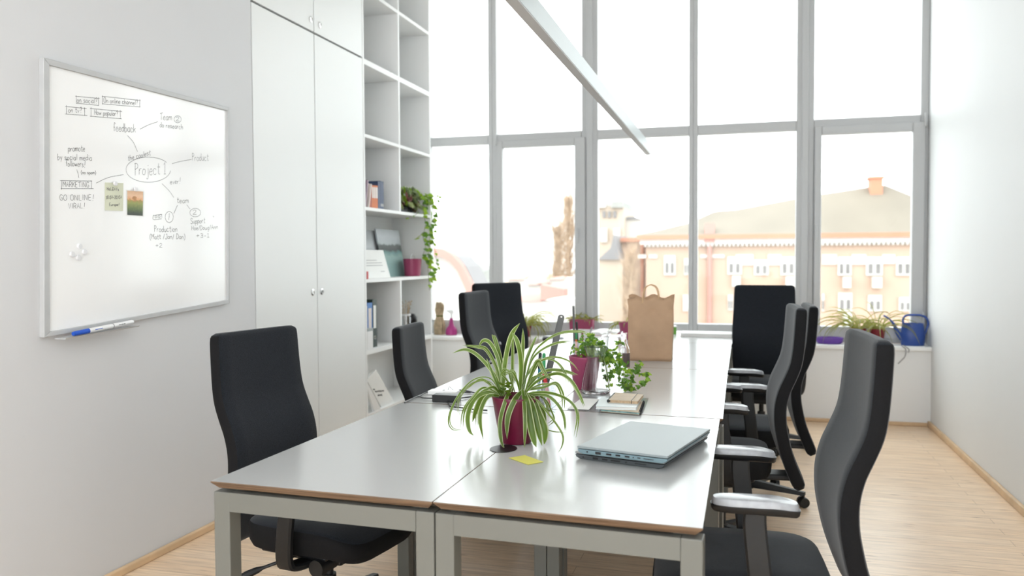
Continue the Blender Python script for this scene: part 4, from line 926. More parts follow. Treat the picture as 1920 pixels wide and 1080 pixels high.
for s in (-1, 1):
    bm = B(); tube(bm, spline([(-.045, s*.042, hb-.03), (-.043, s*.042, hb+.02), (-.03, s*.04, hb+.06), (0, s*.037, hb+.075), (.03, s*.04, hb+.06), (.043, s*.042, hb+.02), (.045, s*.042, hb-.03)], 5), .0028, 8)
    if s < 0: obj('bag_handle', bm, mat('twisted_paper', (.62, .42, .24), .8, noise=(40, .15)), bg_)
    else: obj('bag_handle', bm, MATS['twisted_paper'], bg_)

# ================================================================== laptops
def laptop(lab, cc, ang, z, body, lid, w_, d_, tilt=0):
    t = thing('laptop', lab, 'laptop', (cc.x, cc.y, z), ang, 'closed laptops')
    bm = B(); prism(bm, [(-w_/2, -d_/2+.004, .005), (-w_/2, -d_/2+.018, 0), (-w_/2, d_/2-.018, 0), (-w_/2, d_/2-.004, .005), (-w_/2, d_/2, .0135), (-w_/2, -d_/2, .0135)], (w_, 0, 0)); obj('base', bm, body, t, bevel=.002)
    bm = B(); pts = [(-w_/2, -d_/2), (w_/2, -d_/2), (w_/2, d_/2), (-w_/2, d_/2)]
    prism(bm, [Vector((x, y, .0150)) for x, y in pts], (0, 0, .0070)); obj('lid', bm, lid, t, bevel=.0022)
    bm = B(); cyl(bm, (-w_*.33, d_/2-.006, .0135), (w_*.33, d_/2-.006, .0135), .005, seg=10); obj('hinge', bm, blackp, t)
    y = -d_/2
    return t, w_, d_
def ports(t, w_, d_, lst):
    bm = B()
    for y0, y1, z0, z1 in lst: box(bm, (-w_/2-.0006, y0, z0), (-w_/2+.004, y1, z1))
    obj('port', bm, blackp, t)
zl2 = ZT+.0475
a = onZ(1082, 836, zl2); b = onZ(1252, 856, zl2); c = onZ(1294, 797.5, zl2); d = onZ(1155, 783.5, zl2)
print('lap', (b-a).length, (c-b).length, (d-c).length, (a-d).length, a, b, c, d)
long_ = .36; short_ = (b-a).length
silv = mat('laptop_silver_blue', (.25, .285, .295), .42, metal=.1, noise=(6, .01)); lbod = mat('laptop_teal_body', (.17, .25, .28), .38, metal=.3, noise=(8, .03))
dgrey = mat('laptop_grey_lid', (.30, .31, .31), .35, metal=.35, noise=(6, .02)); dbod = mat('laptop_dark_body', (.075, .085, .09), .4, metal=.3, noise=(8, .05))
side = (b-a).normalized(); depth = Vector((-side.y, side.x, 0)); long_ = min(.42, max(.34, (c-b).dot(depth)))
print('long', long_, short_)
# the ports are on the short side facing the camera: local -x is the short side
cc = (a+b)/2+depth*long_/2; an_ = math.atan2(depth.y, depth.x)
lt, lw_, ld_ = laptop('silver-blue closed laptop lying on top of the darker one', cc, an_, ZT+.0255, lbod, silv, long_, short_)
ports(lt, lw_, ld_, [(ld_/2-.035, ld_/2-.030, .006, .010), (ld_/2-.075, ld_/2-.058, .004, .0115), (ld_/2-.108, ld_/2-.092, .005, .0105), (ld_/2-.135, ld_/2-.121, .0055, .0105), (ld_/2-.163, ld_/2-.149, .0055, .0105), (ld_/2-.176, ld_/2-.173, .006, .0095), (ld_/2-.196, ld_/2-.187, .0065, .0095), (ld_/2-.235, ld_/2-.205, .0065, .0085)])
a2 = onZ(1079, 851, ZT+.014); b2 = onZ(1250, 870, ZT+.014); cc2 = (a2+b2)/2+depth*(long_/2-.006)
lt, lw_, ld_ = laptop('dark grey closed laptop at the bottom of the pair', cc2, an_-.01, ZT+.0003, dbod, dgrey, long_, (b2-a2).length)
ports(lt, lw_, ld_, [(ld_/2-.030, ld_/2-.025, .005, .009), (ld_/2-.075, ld_/2-.058, .004, .0105), (ld_/2-.105, ld_/2-.088, .005, .0095), (ld_/2-.145, ld_/2-.115, .005, .0095), (ld_/2-.165, ld_/2-.161, .005, .0095), (ld_/2-.225, ld_/2-.190, .006, .0085)])

# sticky note
nq = [onZ(*p, ZT+.0012) for p in ((954, 859), (990, 871.5), (1019, 866.5), (984, 854))]
bm = B(); prism(bm, nq, (0, 0, .0012)); o = obj('sticky_note', bm, mat('yellow_note', (.66, .63, .13), .7, noise=(10, .04))); tag(o, 'square yellow sticky note lying in front of the spider plant', 'note')
# notebooks
def book_box(name, lab, cat, quad, z0, z1, cov, pg, group=None, inset=.0025, spine=None):
    q = [onZ(*p, z1) for p in quad]; c = sum(q, Vector())/4; t = thing(name, lab, cat, (c.x, c.y, z0), 0, group); h = z1-z0
    L = [Vector((p.x-c.x, p.y-c.y, 0)) for p in q]
    bm = B(); prism(bm, [v+Vector((0, 0, 0)) for v in L], (0, 0, .0018)); prism(bm, [v+Vector((0, 0, h-.0018)) for v in L], (0, 0, .0018)); obj('cover', bm, cov, t)
    bm = B(); prism(bm, [v*(1-inset/.1)+Vector((0, 0, .0018)) for v in L], (0, 0, h-.0036)); obj('pages', bm, pg, t)
    return t, L, h
beige = mat('beige_board', (.60, .50, .38), .7, noise=(20, .05)); lblue = mat('pale_blue_cover', (.72, .79, .80), .45, noise=(9, .03)); tealp = mat('teal_pages', (.25, .42, .42), .7, noise=(60, .3)); bpage = mat('page_edges', (.55, .40, .26), .8, noise=(120, .2))
t_, L_, h_ = book_box('spiral_notebook', 'beige spiral notebook with a black binding at the bottom of the notebook stack', 'notebook', [(1126, 767), (1199, 773), (1207, 752), (1140, 748)], ZT+.003, ZT+.013, beige, tealp)
bm = B()
for k in range(22):
    p = L_[1].lerp(L_[2], (k+.5)/22); rg = [(p+Vector((.004*math.cos(x), 0, h_/2+.0075*math.sin(x)))) for x in [R(30*j) for j in range(13)]]; tube(bm, rg, .0011, 5)
obj('spiral_binding', bm, blackp, t_)
t_, L_, h_ = book_box('thick_notebook', 'pale blue hardcover notebook in the middle of the notebook stack', 'notebook', [(1117, 761), (1193, 763.5), (1200, 748), (1127, 745)], ZT+.0135, ZT+.026, lblue, paper)
t_, L_, h_ = book_box('pocket_notebook', 'small kraft pocket notebook with a black elastic band on top of the stack', 'notebook', [(1141, 749), (1196, 752), (1207, 739), (1153, 736)], ZT+.0265, ZT+.039, beige, bpage)
bm = B(); p, q = L_[0].lerp(L_[1], .78), L_[3].lerp(L_[2], .78); tube(bm, [p+Vector((0, -.0005, 0)), p+Vector((0, -.001, h_+.0008)), q+Vector((0, .001, h_+.0008)), q], .0012, 5); obj('elastic_band', bm, blackp, t_)
bm = B(); tube(bm, [L_[0]+Vector((0, 0, h_/2)), L_[3]+Vector((0, 0, h_/2))], h_*.55, 10); obj('spine', bm, blackp, t_)
bm = B(); prism(bm, [onZ(*p, ZT+.001) for p in ((1060, 768.5), (1206, 776), (1216, 747), (1098, 742))], (0, 0, .0015)); o = obj('plastic_folder', bm, clear_m); tag(o, 'clear plastic document folder lying under the notebook stack', 'folder')
bm = B(); prism(bm, [onZ(*p, ZT+.0028) for p in ((1063, 766.5), (1104, 768.5), (1124, 748), (1090, 747))], (0, 0, .0008)); o = obj('paper_sheet', bm, paper); tag(o, 'white paper sheet sticking out left of the notebook stack', 'paper')

# ================================================================== pen organisers
def tray_box(parent, w_, d_, h_, m):
    bm = B(); t = .003
    box(bm, (-w_/2, -d_/2, 0), (w_/2, d_/2, t)); box(bm, (-w_/2, -d_/2, t), (-w_/2+t, d_/2, h_)); box(bm, (w_/2-t, -d_/2, t), (w_/2, d_/2, h_)); box(bm, (-w_/2+t, -d_/2, t), (w_/2-t, -d_/2+t, h_)); box(bm, (-w_/2+t, d_/2-t, t), (w_/2-t, d_/2, h_)); box(bm, (-w_/2+t, -.0015, t), (w_/2-t, .0015, h_*.8))
    obj('box', bm, m, parent)
def pen(lab, p0, p1, r_, mbody, mcap, group, name='pen', capf=.3):
    p0, p1 = Vector(p0), Vector(p1); t = thing(name, lab, 'pen', p0, 0, group); d = p1-p0
    bm = B(); tube(bm, [Vector(), d*(1-capf)], r_, 12); obj('barrel', bm, mbody, t, smooth=True)
    bm = B(); tube(bm, [d*(1-capf), d*.97, d], [r_*1.12, r_*1.1, r_*.7], 12); obj('cap', bm, mcap, t, smooth=True)
    return t
def ruler(lab, p0, p1, w_, group):
    p0, p1 = Vector(p0), Vector(p1); t = thing('steel_ruler', lab, 'ruler', p0, 0, group); d = p1-p0; L_ = d.length; d.normalize(); s = d.cross(VIEW(p0)).normalized(); n_ = s.cross(d)
    bm = B(); pl_ = [s*-w_/2, s*w_/2, s*w_/2+d*(L_-w_*.4)]+[d*(L_-w_*.4)+(s*math.cos(a)+d*math.sin(a)*.8)*w_/2 for a in [R(20*k) for k in range(1, 9)]]+[s*-w_/2+d*(L_-w_*.4)]
    prism(bm, [Vector(p) for p in pl_], n_*.001); obj('blade', bm, mat('ruler_steel', (.10, .10, .097), .45, metal=.2, noise=(30, .06)) if 'ruler_steel' not in MATS else MATS['ruler_steel'], t)
    bm = B(); q = d*(L_-w_*.35)-n_*.0004; vv = [bm.verts.new(q+(s*math.cos(a)+d*math.sin(a))*w_*.14) for a in [R(30*k) for k in range(12)]]; bm.faces.new(vv); obj('hole', bm, paper, t)
    bm = B()
    for k in range(60):
        ln = w_*(.5 if k % 10 == 0 else .32 if k % 5 == 0 else .2); q = d*(.01+k*(L_-.04)/60)-n_*.0003+s*w_*.48
        bm.faces.new([bm.verts.new(v) for v in (q, q+d*.0006, q+d*.0006-s*ln, q-s*ln)])
    obj('scale_marks', bm, blackp, t); return t
greenm = mat('marker_green', (.02, .26, .08), .35, noise=(20, .05)); redm = mat('marker_red', (.55, .02, .025), .35, noise=(20, .05)); orangem = mat('marker_orange', (.75, .14, .03), .35, noise=(20, .05)); tealm = mat('marker_teal', (.01, .16, .22), .35, noise=(20, .05))
o1 = onZ(1014, 768, ZT); o1.y += .06; o1.z = ZT+.0005
og = thing('pen_organiser', 'clear acrylic pen organiser behind the spider plant holding markers and a steel ruler', 'organiser', o1); tray_box(og, .082, .085, .105, clear_m)
def at1(px, py, dy=0): return onY(px, py, o1.y+dy)
def lowp(x, y): return (o1.x+x, o1.y+y, ZT+.006)
ruler('steel ruler leaning out of the pen organiser behind the spider plant', lowp(-.018, .014), at1(1053.5, 590, .03), .026, 'steel rulers')
pen('black marker in the organiser behind the spider plant', lowp(-.022, -.018), at1(1013, 661, -.01), .0065, tealm, blackp, 'pens in the front organiser')
pen('green marker in the organiser behind the spider plant', lowp(.0, -.02), at1(1020, 662, .0), .0065, blackp, greenm, 'pens in the front organiser')
pen('red marker in the organiser behind the spider plant', lowp(.012, .028), at1(1022, 690, .02), .0065, redm, tealm, 'pens in the front organiser')
pen('short red crayon marker standing at the right in the front organiser', lowp(.026, -.022), at1(1019.5, 698, -.02), .0065, redm, redm, 'pens in the front organiser')
o2 = onZ(1084, 672, ZT); o2.y += .04; o2.z = ZT+.0005
oh = thing('pen_cup', 'clear pen box behind the pink ivy pot with an upright steel ruler', 'organiser', o2); tray_box(oh, .075, .085, .10, clear_m)
def at2(px, py, dy=0): return onY(px, py, o2.y+dy)
def lo2(x, y): return (o2.x+x, o2.y+y, ZT+.006)
ruler('upright steel ruler standing in the pen box behind the ivy', lo2(-.025, -.018), at2(1075, 573, -.018), .014, 'steel rulers')
pen('black pen standing upright in the pen box behind the ivy', lo2(-.008, .012), at2(1081, 603, .01), .006, blackp, blackp, 'pens in the rear pen box')
pen('green pen in the pen box behind the ivy', lo2(-.014, -.024), at2(1080.5, 622, -.02), .006, orangem, greenm, 'pens in the rear pen box')
pen('dark pen leaning far right out of the rear pen box', lo2(.012, .016), at2(1110, 613, .03), .0045, inkl, inkl, 'pens in the rear pen box')
pen('maroon pen in the pen box behind the ivy', lo2(.022, -.02), at2(1092, 622, -.01), .0055, terra, terra, 'pens in the rear pen box')

# ================================================================== adapter and cables
ap = onZ(833, 755, ZT); ap.y += .028; ap.z = ZT+.0004
T9 = lambda x, y: (720+x/8.727, 700+y/8.727)
ad = thing('power_adapter', 'black laptop power adapter brick with cables on the left desk', 'adapter', ap, R(2))
bm = B(); box(bm, (-.056, -.026, 0), (.056, .026, .030)); obj('brick', bm, blackp, ad, bevel=.003)
def cable(pts, r_, z=ZT+.006):
    return [onZ(*T9(*p), z+(p[2] if len(p) > 2 else 0)) for p in [q[:2] for q in pts]]
inv = Matrix.Rotation(-R(2), 4, 'Z')@Matrix.Translation(-ap)
for pts in ([(340, 480), (480, 408), (570, 382), (640, 402), (790, 408)], [(570, 382), (680, 318), (830, 292), (1100, 276), (1280, 276), (1430, 305), (1520, 330)], [(1420, 312), (1250, 310), (1090, 352), (1042, 440), (1070, 520), (1110, 545), (1340, 572), (1500, 595), (1690, 606)], [(1180, 415), (1300, 400), (1430, 380), (1560, 330)]):
    bm = B(); tube(bm, [inv@p for p in spline(cable(pts, .003), 6)], .0028, 8); obj('cable', bm, blackp, ad, smooth=True)
p = onZ(826, 742, ZT); p.z = ZT+.0004; p.y += .04
rt = thing('white_box', 'flat white plastic box behind the black power adapter', 'box', p, R(2))
bm = B(); box(bm, (-.065, -.03, 0), (.065, .03, .018)); obj('shell', bm, penw, rt, bevel=.004)
bm = B(); lathe(bm, [(.006, .018), (.006, .0195), (0, .0195)], seg=14); obj('button', bm, inkl, rt)
bm = B(); tube(bm, spline([(.02, -.002, .02), (.03, -.01, .035), (.045, -.004, .02)], 4), .0016, 6); obj('wire', bm, inkl, rt)

# papers at the far end
p = onZ(1138, 611, ZT); 
pq = [onZ(*q, ZT+.012) for q in ((1111, 610), (1163, 611), (1150, 599), (1121, 595))]
c = sum(pq, Vector())/4
c.y = 6.35; c.x = onY(1138, 605, 6.35).x
mg = thing('open_magazine', 'open white magazine lying on the far desks beside the pink planter', 'magazine', (c.x, c.y, ZT+.0005), R(-14))
bm = B(); rings = []
for k in range(13):
    u = -1+2*k/12; z = .022*(1-abs(u))**.5*abs(u)**.3+.012; rings.append([(u*.13, -.10, .001), (u*.13, -.10, z), (u*.13, .10, z+.012), (u*.13, .10, .001)])
loft(bm, rings); obj('pages', bm, paper, mg)
bm = B(); box(bm, (-.132, -.102, 0), (.132, .102, .0012)); obj('cover', bm, redm, mg)
p = onY(1328, 612, 6.45)
fo = thing('white_binder', 'flat white folder sticking over the right end of the farthest desk', 'folder', (p.x, 6.42, ZT+.0004), R(-1))
bm = B(); box(bm, (-.20, -.11, .022), (.20, .11, .026)); box(bm, (-.20, -.11, 0), (.20, .11, .003)); obj('cover', bm, paper, fo, bevel=.001)
bm = B(); box(bm, (-.195, -.105, .003), (.18, .105, .022)); obj('pages', bm, paper, fo)
p = onZ(1264, 618, ZT); p.y = 6.52
gb = thing('green_tin', 'small green tin on the farthest desk to the right of the paper bag', 'tin', (onY(1264, 605, 6.52).x, 6.52, ZT+.0004))
bm = B(); lathe(bm, [(0, 0), (.019, 0), (.019, .055), (0, .055)], seg=24); obj('body', bm, mat('tin_green', (.13, .34, .05), .4, noise=(20, .05)), gb, smooth=True)
bm = B(); lathe(bm, [(.0195, .055), (.0195, .066), (0, .067)], seg=24); obj('lid', bm, penw, gb, smooth=True)
p = onZ(1172, 637, ZT); p.y += .05
pk = thing('potted_plant', 'small pale green plant in a pink pot on the far desks behind the glass jug', 'plant', (p.x, p.y, ZT+.0004)); pot(pk, .038, .055, .125, pinkpot2)
strap_plant(pk, 16, .08, .17, .008, .10, 21)

# ================================================================== window sill
ZS = .6285
def sill(px, Y=7.19): return Vector((onY(px, 560, Y).x, Y, ZS))
p = sill(824, 7.20)
gs = thing('dried_grass_bundle', 'bundle of dried beige grass standing at the left end of the window sill', 'bundle', p)
straw = mat('straw', (.50, .39, .26), .85, noise=(30, .25)); bm = B(); rr = random.Random(31)
for k in range(230):
    a = rr.uniform(0, 6.28); r_ = rr.uniform(0, 1)**.5; b0 = Vector((math.cos(a)*r_*.050, math.sin(a)*r_*.040, 0)); m0 = Vector((math.cos(a)*r_*.032, math.sin(a)*r_*.028, .17)); e = Vector((math.cos(a)*r_*.042+rr.uniform(-.012, .012), math.sin(a)*r_*.03, rr.uniform(.22, .31)))
    tube(bm, [b0, b0.lerp(m0, .5)+Vector((math.cos(a), math.sin(a), 0))*.012*r_, m0, e], [.003, .004, .0035, .0012], 4)
o = obj('stalks', bm, straw, gs); o['kind'] = 'stuff'
bm = B(); lathe(bm, [(.034, .165), (.036, .17), (.036, .178), (.034, .183)], seg=20, sy=.88); obj('tie', bm, stemm, gs)
p = sill(846, 7.19)
sb = thing('spray_bottle', 'magenta plant spray bottle with white trigger head on the left window sill', 'bottle', p)
bm = B(); lathe(bm, [(0, 0), (.048, 0), (.053, .006), (.052, .045), (.046, .062), (.026, .085), (.019, .11), (.015, .15), (.016, .155), (0, .155)], seg=32); obj('body', bm, mat('spray_magenta', (.36, .03, .18), .3, noise=(10, .05)), sb, smooth=True)
bm = B(); cyl(bm, (0, 0, .155), (0, 0, .19), .013, .010, 16); prism(bm, [(-.045, -.009, .215), (-.045, -.009, .232), (.02, -.009, .236), (.026, -.009, .215), (.012, -.009, .188), (-.012, -.009, .188), (-.016, -.009, .208)], (0, .018, 0)); obj('spray_head', bm, penw, sb, bevel=.002)
bm = B(); tube(bm, spline([(-.022, 0, .212), (-.034, 0, .195), (-.036, 0, .175)], 4), .004, 8); obj('trigger', bm, penw, sb)
p = sill(985, 7.16)
s2 = thing('spider_plant', 'yellow-green spider plant hanging over the window sill behind the left chairs', 'plant', p); pot(s2, .04, .055, .10, terra)
strap_plant(s2, 90, .18, .38, .007, .09, 41, spread=.045, up_=(.4, 1.4), mats=(sillg, leafp), sag=1.25)
# pink planter
p = sill(1091, 7.20)
pn = thing('planter_box', 'long pink rectangular planter with small yellow-green plants on the window sill', 'planter', p)
bm = B(); w_, d_, h_ = .105, .05, .165
loft(bm, [[(x*w_*k, y*d_*k, z) for x, y in ((-1, -1), (1, -1), (1, 1), (-1, 1))] for k, z in ((.88, 0), (1, h_-.015), (1.03, h_-.015), (1.03, h_), (.95, h_), (.93, h_-.03))]); obj('pot', bm, pinkpot2, pn, bevel=.002)
bm = B(); box(bm, (-w_*.95, -d_*.92, h_-.05), (w_*.95, d_*.92, h_-.02)); obj('soil', bm, soil, pn)
for k, (x, n_, l_) in enumerate(((-.045, 22, .17), (.02, 16, .12), (.075, 18, .15))):
    f = strap_plant(pn, n_, l_*.5, l_, .008, h_-.02, 50+k, spread=.02, up_=(.5, 1.4), mats=(sillg, leafp), sag=.8); f.location.x = x
# purple bowl
p = sill(1556, 7.155)
bw_ = thing('plastic_bowl', 'shallow purple plastic bowl on the right part of the window sill', 'bowl', p)
bm = B(); lathe(bm, [(0, 0), (.085, 0), (.100, .012), (.103, .03), (.107, .048), (.103, .054), (.095, .050), (.088, .035), (.08, .012), (0, .008)], seg=44, sy=.55); obj('bowl_body', bm, purple, bw_, smooth=True)
bm = B(); lathe(bm, [(.104, .047), (.109, .050), (.104, .053)], seg=44, sy=.55); obj('rim', bm, purple, bw_, smooth=True)
# spider plants in dark red pots
for k, (px, lab, n_, Y_) in enumerate(((1610, 'spider plant in a dark red pot, left of the two beside the blue watering can', 46, 7.21), (1646, 'spider plant in a dark red pot, right of the two beside the blue watering can', 54, 7.20))):
    t = thing('spider_plant', lab, 'plant', sill(px, Y_), 0, 'spider plants by the watering can'); pot(t, .045, .060, .125, terra)
    strap_plant(t, n_, .18, .42, .0065, .11, 61+k, spread=.04, up_=(.5, 1.55), mats=(sillg, leafp), sag=1.0)
# watering can
p = sill(1712, 7.17)
wc = thing('watering_can', 'blue plastic watering can at the right end of the window sill', 'watering can', p)
bm = B(); lathe(bm, [(0, 0), (.082, 0), (.085, .004), (.094, .085), (.090, .095), (.078, .17), (.080, .176), (.074, .176), (.070, .165), (0, .16)], seg=40, sy=.62); obj('body', bm, blue, wc, smooth=True)
bm = B(); tube(bm, spline([(-.065, 0, .165), (-.072, 0, .20), (-.055, 0, .232), (-.015, 0, .24), (.06, 0, .238), (.10, 0, .215), (.112, 0, .17), (.10, 0, .125), (.088, 0, .09)], 5), [.0085]*41, 10); obj('handle', bm, blue, wc, smooth=True)
bm = B(); tube(bm, spline([(-.075, 0, .05), (-.11, 0, .10), (-.135, 0, .16), (-.17, 0, .205), (-.215, 0, .235)], 5), [.024-.017*min(1, k/14) for k in range(21)], 12); obj('spout', bm, blue, wc, smooth=True)
# cable hanging from the sill
bm = B(); q = [(1690, 648, 7.05), (1698, 655, 7.045), (1697, 668, 7.045), (1690, 676, 7.045), (1684, 682, 7.045)]
tube(bm, spline([onY(*a) for a in q], 5), .004, 8); tube(bm, spline([onY(*a) for a in ((1694, 647, 7.06), (1704, 655, 7.045), (1703, 661, 7.045))], 5), .004, 8)
tag(obj('hanging_cable', bm, inkl), 'grey cable dangling over the sill edge under the watering can', 'cable')

# ================================================================== shelves
def SX(px, py, X=XL-.02): return onX(px, py, X)
bkw = mat('book_white', (.74, .66, .62), .6, noise=(30, .04)); bko = mat('book_orange', (.62, .17, .05), .55, noise=(30, .05)); bkr = mat('book_rust', (.42, .10, .05), .55, noise=(30, .05)); bkn = mat('book_navy', (.035, .06, .13), .5, noise=(30, .08)); bkp = mat('book_mauve', (.30, .22, .28), .55, noise=(30, .06))
def book(lab, y0, y1, z, h_, m, band=None, lean=0, X=XL-.03, dep=.15, grp='books on the upper shelf'):
    w_ = y1-y0; t = thing('book', lab, 'book', (X-dep/2, (y0+y1)/2, z), 0, grp); t.rotation_euler = (lean, 0, 0)
    bm = B(); box(bm, (-dep/2, -w_/2, 0), (dep/2, -w_/2+.0025, h_)); box(bm, (-dep/2, w_/2-.0025, 0), (dep/2, w_/2, h_)); box(bm, (dep/2-.0025, -w_/2+.0025, 0), (dep/2, w_/2-.0025, h_)); obj('cover', bm, m, t)
    bm = B(); box(bm, (-dep/2+.003, -w_/2+.0025, .003), (dep/2-.0025, w_/2-.0025, h_-.003)); obj('pages', bm, paper, t)
    if band:
        bm = B(); z0, z1 = band[0]; box(bm, (dep/2, -w_/2+.001, h_*z0), (dep/2+.0006, w_/2-.001, h_*z1)); obj('spine_print', bm, band[1], t)
    return t
T3 = lambda x, y: (660+x/4.5, 320+y/4.5)
def yz(x, y, T=T3, X=XL-.03): q = onX(*T(x, y), X); return q.y, q.z
z_ = 1.6985
def yy(x): return yz(x, 250)[0]
for x0, x1, top, m, band, lab in ((127, 146, 103, bkw, None, 'white book standing beside the rust-red one on the upper shelf'), (147, 168, 112, bkr, None, 'rust-red book on the upper shelf'), (169, 184, 122, bko, ((.45, .92), bkw), 'orange book with pale upper spine, nearest the rust-red book'),
                                  (185, 199, 123, bko, ((.45, .92), bkw), 'orange book with pale upper spine, middle one of three'), (200, 218, 124, bko, ((.45, .92), bkw), 'orange book with pale upper spine, against the navy book'), (220, 240, 90, bkn, None, 'thin navy book on the upper shelf'), (241, 268, 86, bkn, ((.1, .2), inkl), 'thick navy book at the right end of the upper shelf row')):
    h_ = yz(x0, top)[1]-z_; book(lab, yy(x0), yy(x1), z_, h_, m, band)
book('mauve book leaning at the left end of the upper shelf row', yy(110)-.03, yy(110)-.012, z_+.005, .19, bkp, None, -.22, X=XL-.015, dep=.14)
book('pinkish white book leaning in front of the upright row', yy(128)-.015, yy(128)-.002, z_+.004, .17, bkw, None, -.28, X=XL-.012, dep=.14)
# succulents
c_ = (yz(415, 250)[0]+yz(590, 250)[0])/2
su = thing('succulent_box', 'dark planter box packed with green and purple succulents on the upper shelf', 'plant', (XL-.10, c_, z_))
bm = B(); box(bm, (-.07, -.19, 0), (.04, .17, .05)); obj('pot', bm, blackp, su, bevel=.004)
mats_ = (ivyl, mat('succulent_green', (.26, .33, .16), .5, noise=(30, .2)), mat('succulent_purple', (.30, .13, .12), .5, noise=(30, .3)), leafc); bm = B(); rr = random.Random(77)
for k in range(70):
    c = Vector((rr.uniform(-.02, .09), rr.uniform(-.20, .18), rr.uniform(.025, .19))); c.x += .02*(1-c.z/.2); mi = rr.choice((0, 0, 1, 1, 1, 2, 3)); sz = rr.uniform(.028, .05)
    ax = Vector((1, rr.uniform(-.4, .4), rr.uniform(.1, .9))).normalized(); s, t = frame_of(ax)
    for ring, (n_, tilt, l_) in enumerate(((6, .9, .6), (7, .5, .85), (8, .15, 1))):
        for j in range(n_):
            a = 6.283*j/n_+ring*.4; d = (s*math.cos(a)+t*math.sin(a)); leafblade(bm, c, d*math.cos(tilt)+ax*math.sin(tilt), ax, sz*l_, sz*l_*.62, mi)
leafobj('succulents', bm, mats_, su)
# pothos trailing down the end of the shelves
c_ = yz(640, 300)[0]
po = thing('trailing_pothos', 'pothos with long vines trailing down the right edge of the shelves', 'plant', (XL-.10, c_, z_)); pot(po, .045, .058, .10, whitep)
bm = B(); bs = B(); rr = random.Random(90)
for run, n_, sz in (([(640, 300), (630, 200), (660, 250), (690, 380), (655, 480), (660, 590), (645, 700), (640, 800), (655, 1010)], 30, .062), ([(620, 320), (640, 230), (700, 215), (735, 225), (710, 280), (695, 440), (700, 520)], 12, .034), ([(610, 330), (600, 260), (600, 340), (620, 450), (600, 560), (620, 640), (600, 720), (640, 760)], 24, .055),
                    ([(650, 320), (660, 380), (690, 460), (690, 600), (705, 700), (715, 770), (735, 840)], 14, .042), ([(560, 340), (540, 370), (470, 395), (455, 400)], 4, .02), ([(600, 520), (560, 560), (530, 580)], 4, .045), ([(640, 330), (610, 240), (580, 220), (640, 210), (660, 260), (600, 330)], 22, .045), ([(655, 800), (690, 860), (670, 905)], 5, .05)):
    P = []
    S = spline([(*T3(*q), 0) for q in run], 6)
    for k, q in enumerate(S):
        t = k/(len(S)-1); p = onX(q.x, q.y, XL-.05+.085*min(1, t*2.5)); P.append(p-Vector(po.location))
    tube(bs, P, .0018, 5)
    for k in range(n_):
        t = (k+rr.random())/n_*(len(P)-1); i = min(int(t), len(P)-2); p = P[i].lerp(P[i+1], t-i); a = rr.uniform(-1, 1)
        leafblade(bm, p, Vector((.5+rr.uniform(-.2, .3), a*.9, rr.uniform(-1, .1))), Vector((.6, -.8, .5)), sz*rr.uniform(.7, 1.15), sz*rr.uniform(.55, .85), 0 if rr.random() < .4 else 1)
obj('vines', bs, stemm, po); leafobj('foliage', bm, (ivyg, ivyl), po)
# prints leaning on the middle shelf
def lean_slab(name, lab, cat, x0, x1, ytop, ybot, zb, Xb, th, lean, m, T=T3, group=None, extra=None, skew=0):
    y0 = yz(x0, (ytop+ybot)/2, T, Xb)[0]; y1 = yz(x1, (ytop+ybot)/2, T, Xb)[0]; zt = yz((x0+x1)/2, ytop, T, Xb)[1]; h_ = (zt-zb)/math.cos(lean)
    t = thing(name, lab, cat, (Xb, (y0+y1)/2, zb), 0, group); t.rotation_euler = (0, -lean, 0); w_ = y1-y0
    bm = B(); box(bm, (-th, -w_/2, 0), (0, w_/2, h_)); obj('panel', bm, m, t, bevel=.001)
    return t, w_, h_
def scenic(name, stops, sc):
    m = bpy.data.materials.new(name); m.use_nodes = True; n = m.node_tree.nodes; L = m.node_tree.links; b = n['Principled BSDF']; t = n.new('ShaderNodeTexCoord'); s = n.new('ShaderNodeSeparateXYZ'); z = n.new('ShaderNodeTexNoise'); z.inputs['Scale'].default_value = sc; z.inputs['Detail'].default_value = 5
    ma = n.new('ShaderNodeMath'); ma.operation = 'MULTIPLY_ADD'; ma.inputs[1].default_value = .28; ad = n.new('ShaderNodeMath'); ad.operation = 'SUBTRACT'; ad.inputs[1].default_value = .14; r = n.new('ShaderNodeValToRGB'); e = r.color_ramp.elements
    e[0].position = stops[0][0]; e[0].color = (*stops[0][1], 1); e[1].position = stops[-1][0]; e[1].color = (*stops[-1][1], 1)
    for p, c in stops[1:-1]: q = e.new(p); q.color = (*c, 1)
    L.new(t.outputs['Generated'], s.inputs[0]); L.new(t.outputs['Generated'], z.inputs['Vector']); L.new(z.outputs['Fac'], ma.inputs[0]); L.new(s.outputs['Z'], ma.inputs[2]); L.new(ma.outputs[0], ad.inputs[0]); L.new(ad.outputs[0], r.inputs['Fac']); L.new(r.outputs['Color'], b.inputs['Base Color']); b.inputs['Roughness'].default_value = .5
    return m
misty = scenic('misty_hills', [(0, (.30, .31, .33)), (.3, (.42, .43, .45)), (.5, (.30, .32, .34)), (.62, (.50, .52, .54)), (.8, (.34, .36, .37)), (1, (.26, .27, .27))], 2.5)
laket = scenic('lake_view', [(0, (.20, .33, .32)), (.42, (.24, .38, .36)), (.50, (.10, .22, .21)), (.55, (.03, .04, .04)), (.66, (.08, .09, .09)), (.70, (.42, .46, .48)), (.85, (.50, .53, .56)), (1, (.42, .45, .47))], 3.0)
zb = 1.1925
t, w_, h_ = lean_slab('landscape_print', 'grey misty mountain print leaning at the left of the middle shelf', 'print', 60, 268, 500, 800, zb, XL-.17, .012, .16, misty, group='landscape prints')
t, w_, h_ = lean_slab('landscape_print', 'landscape print of a teal lake below pale mountains beside the pink pot', 'print', 262, 452, 497, 900, zb, XL-.145, .012, .16, laket, group='landscape prints')
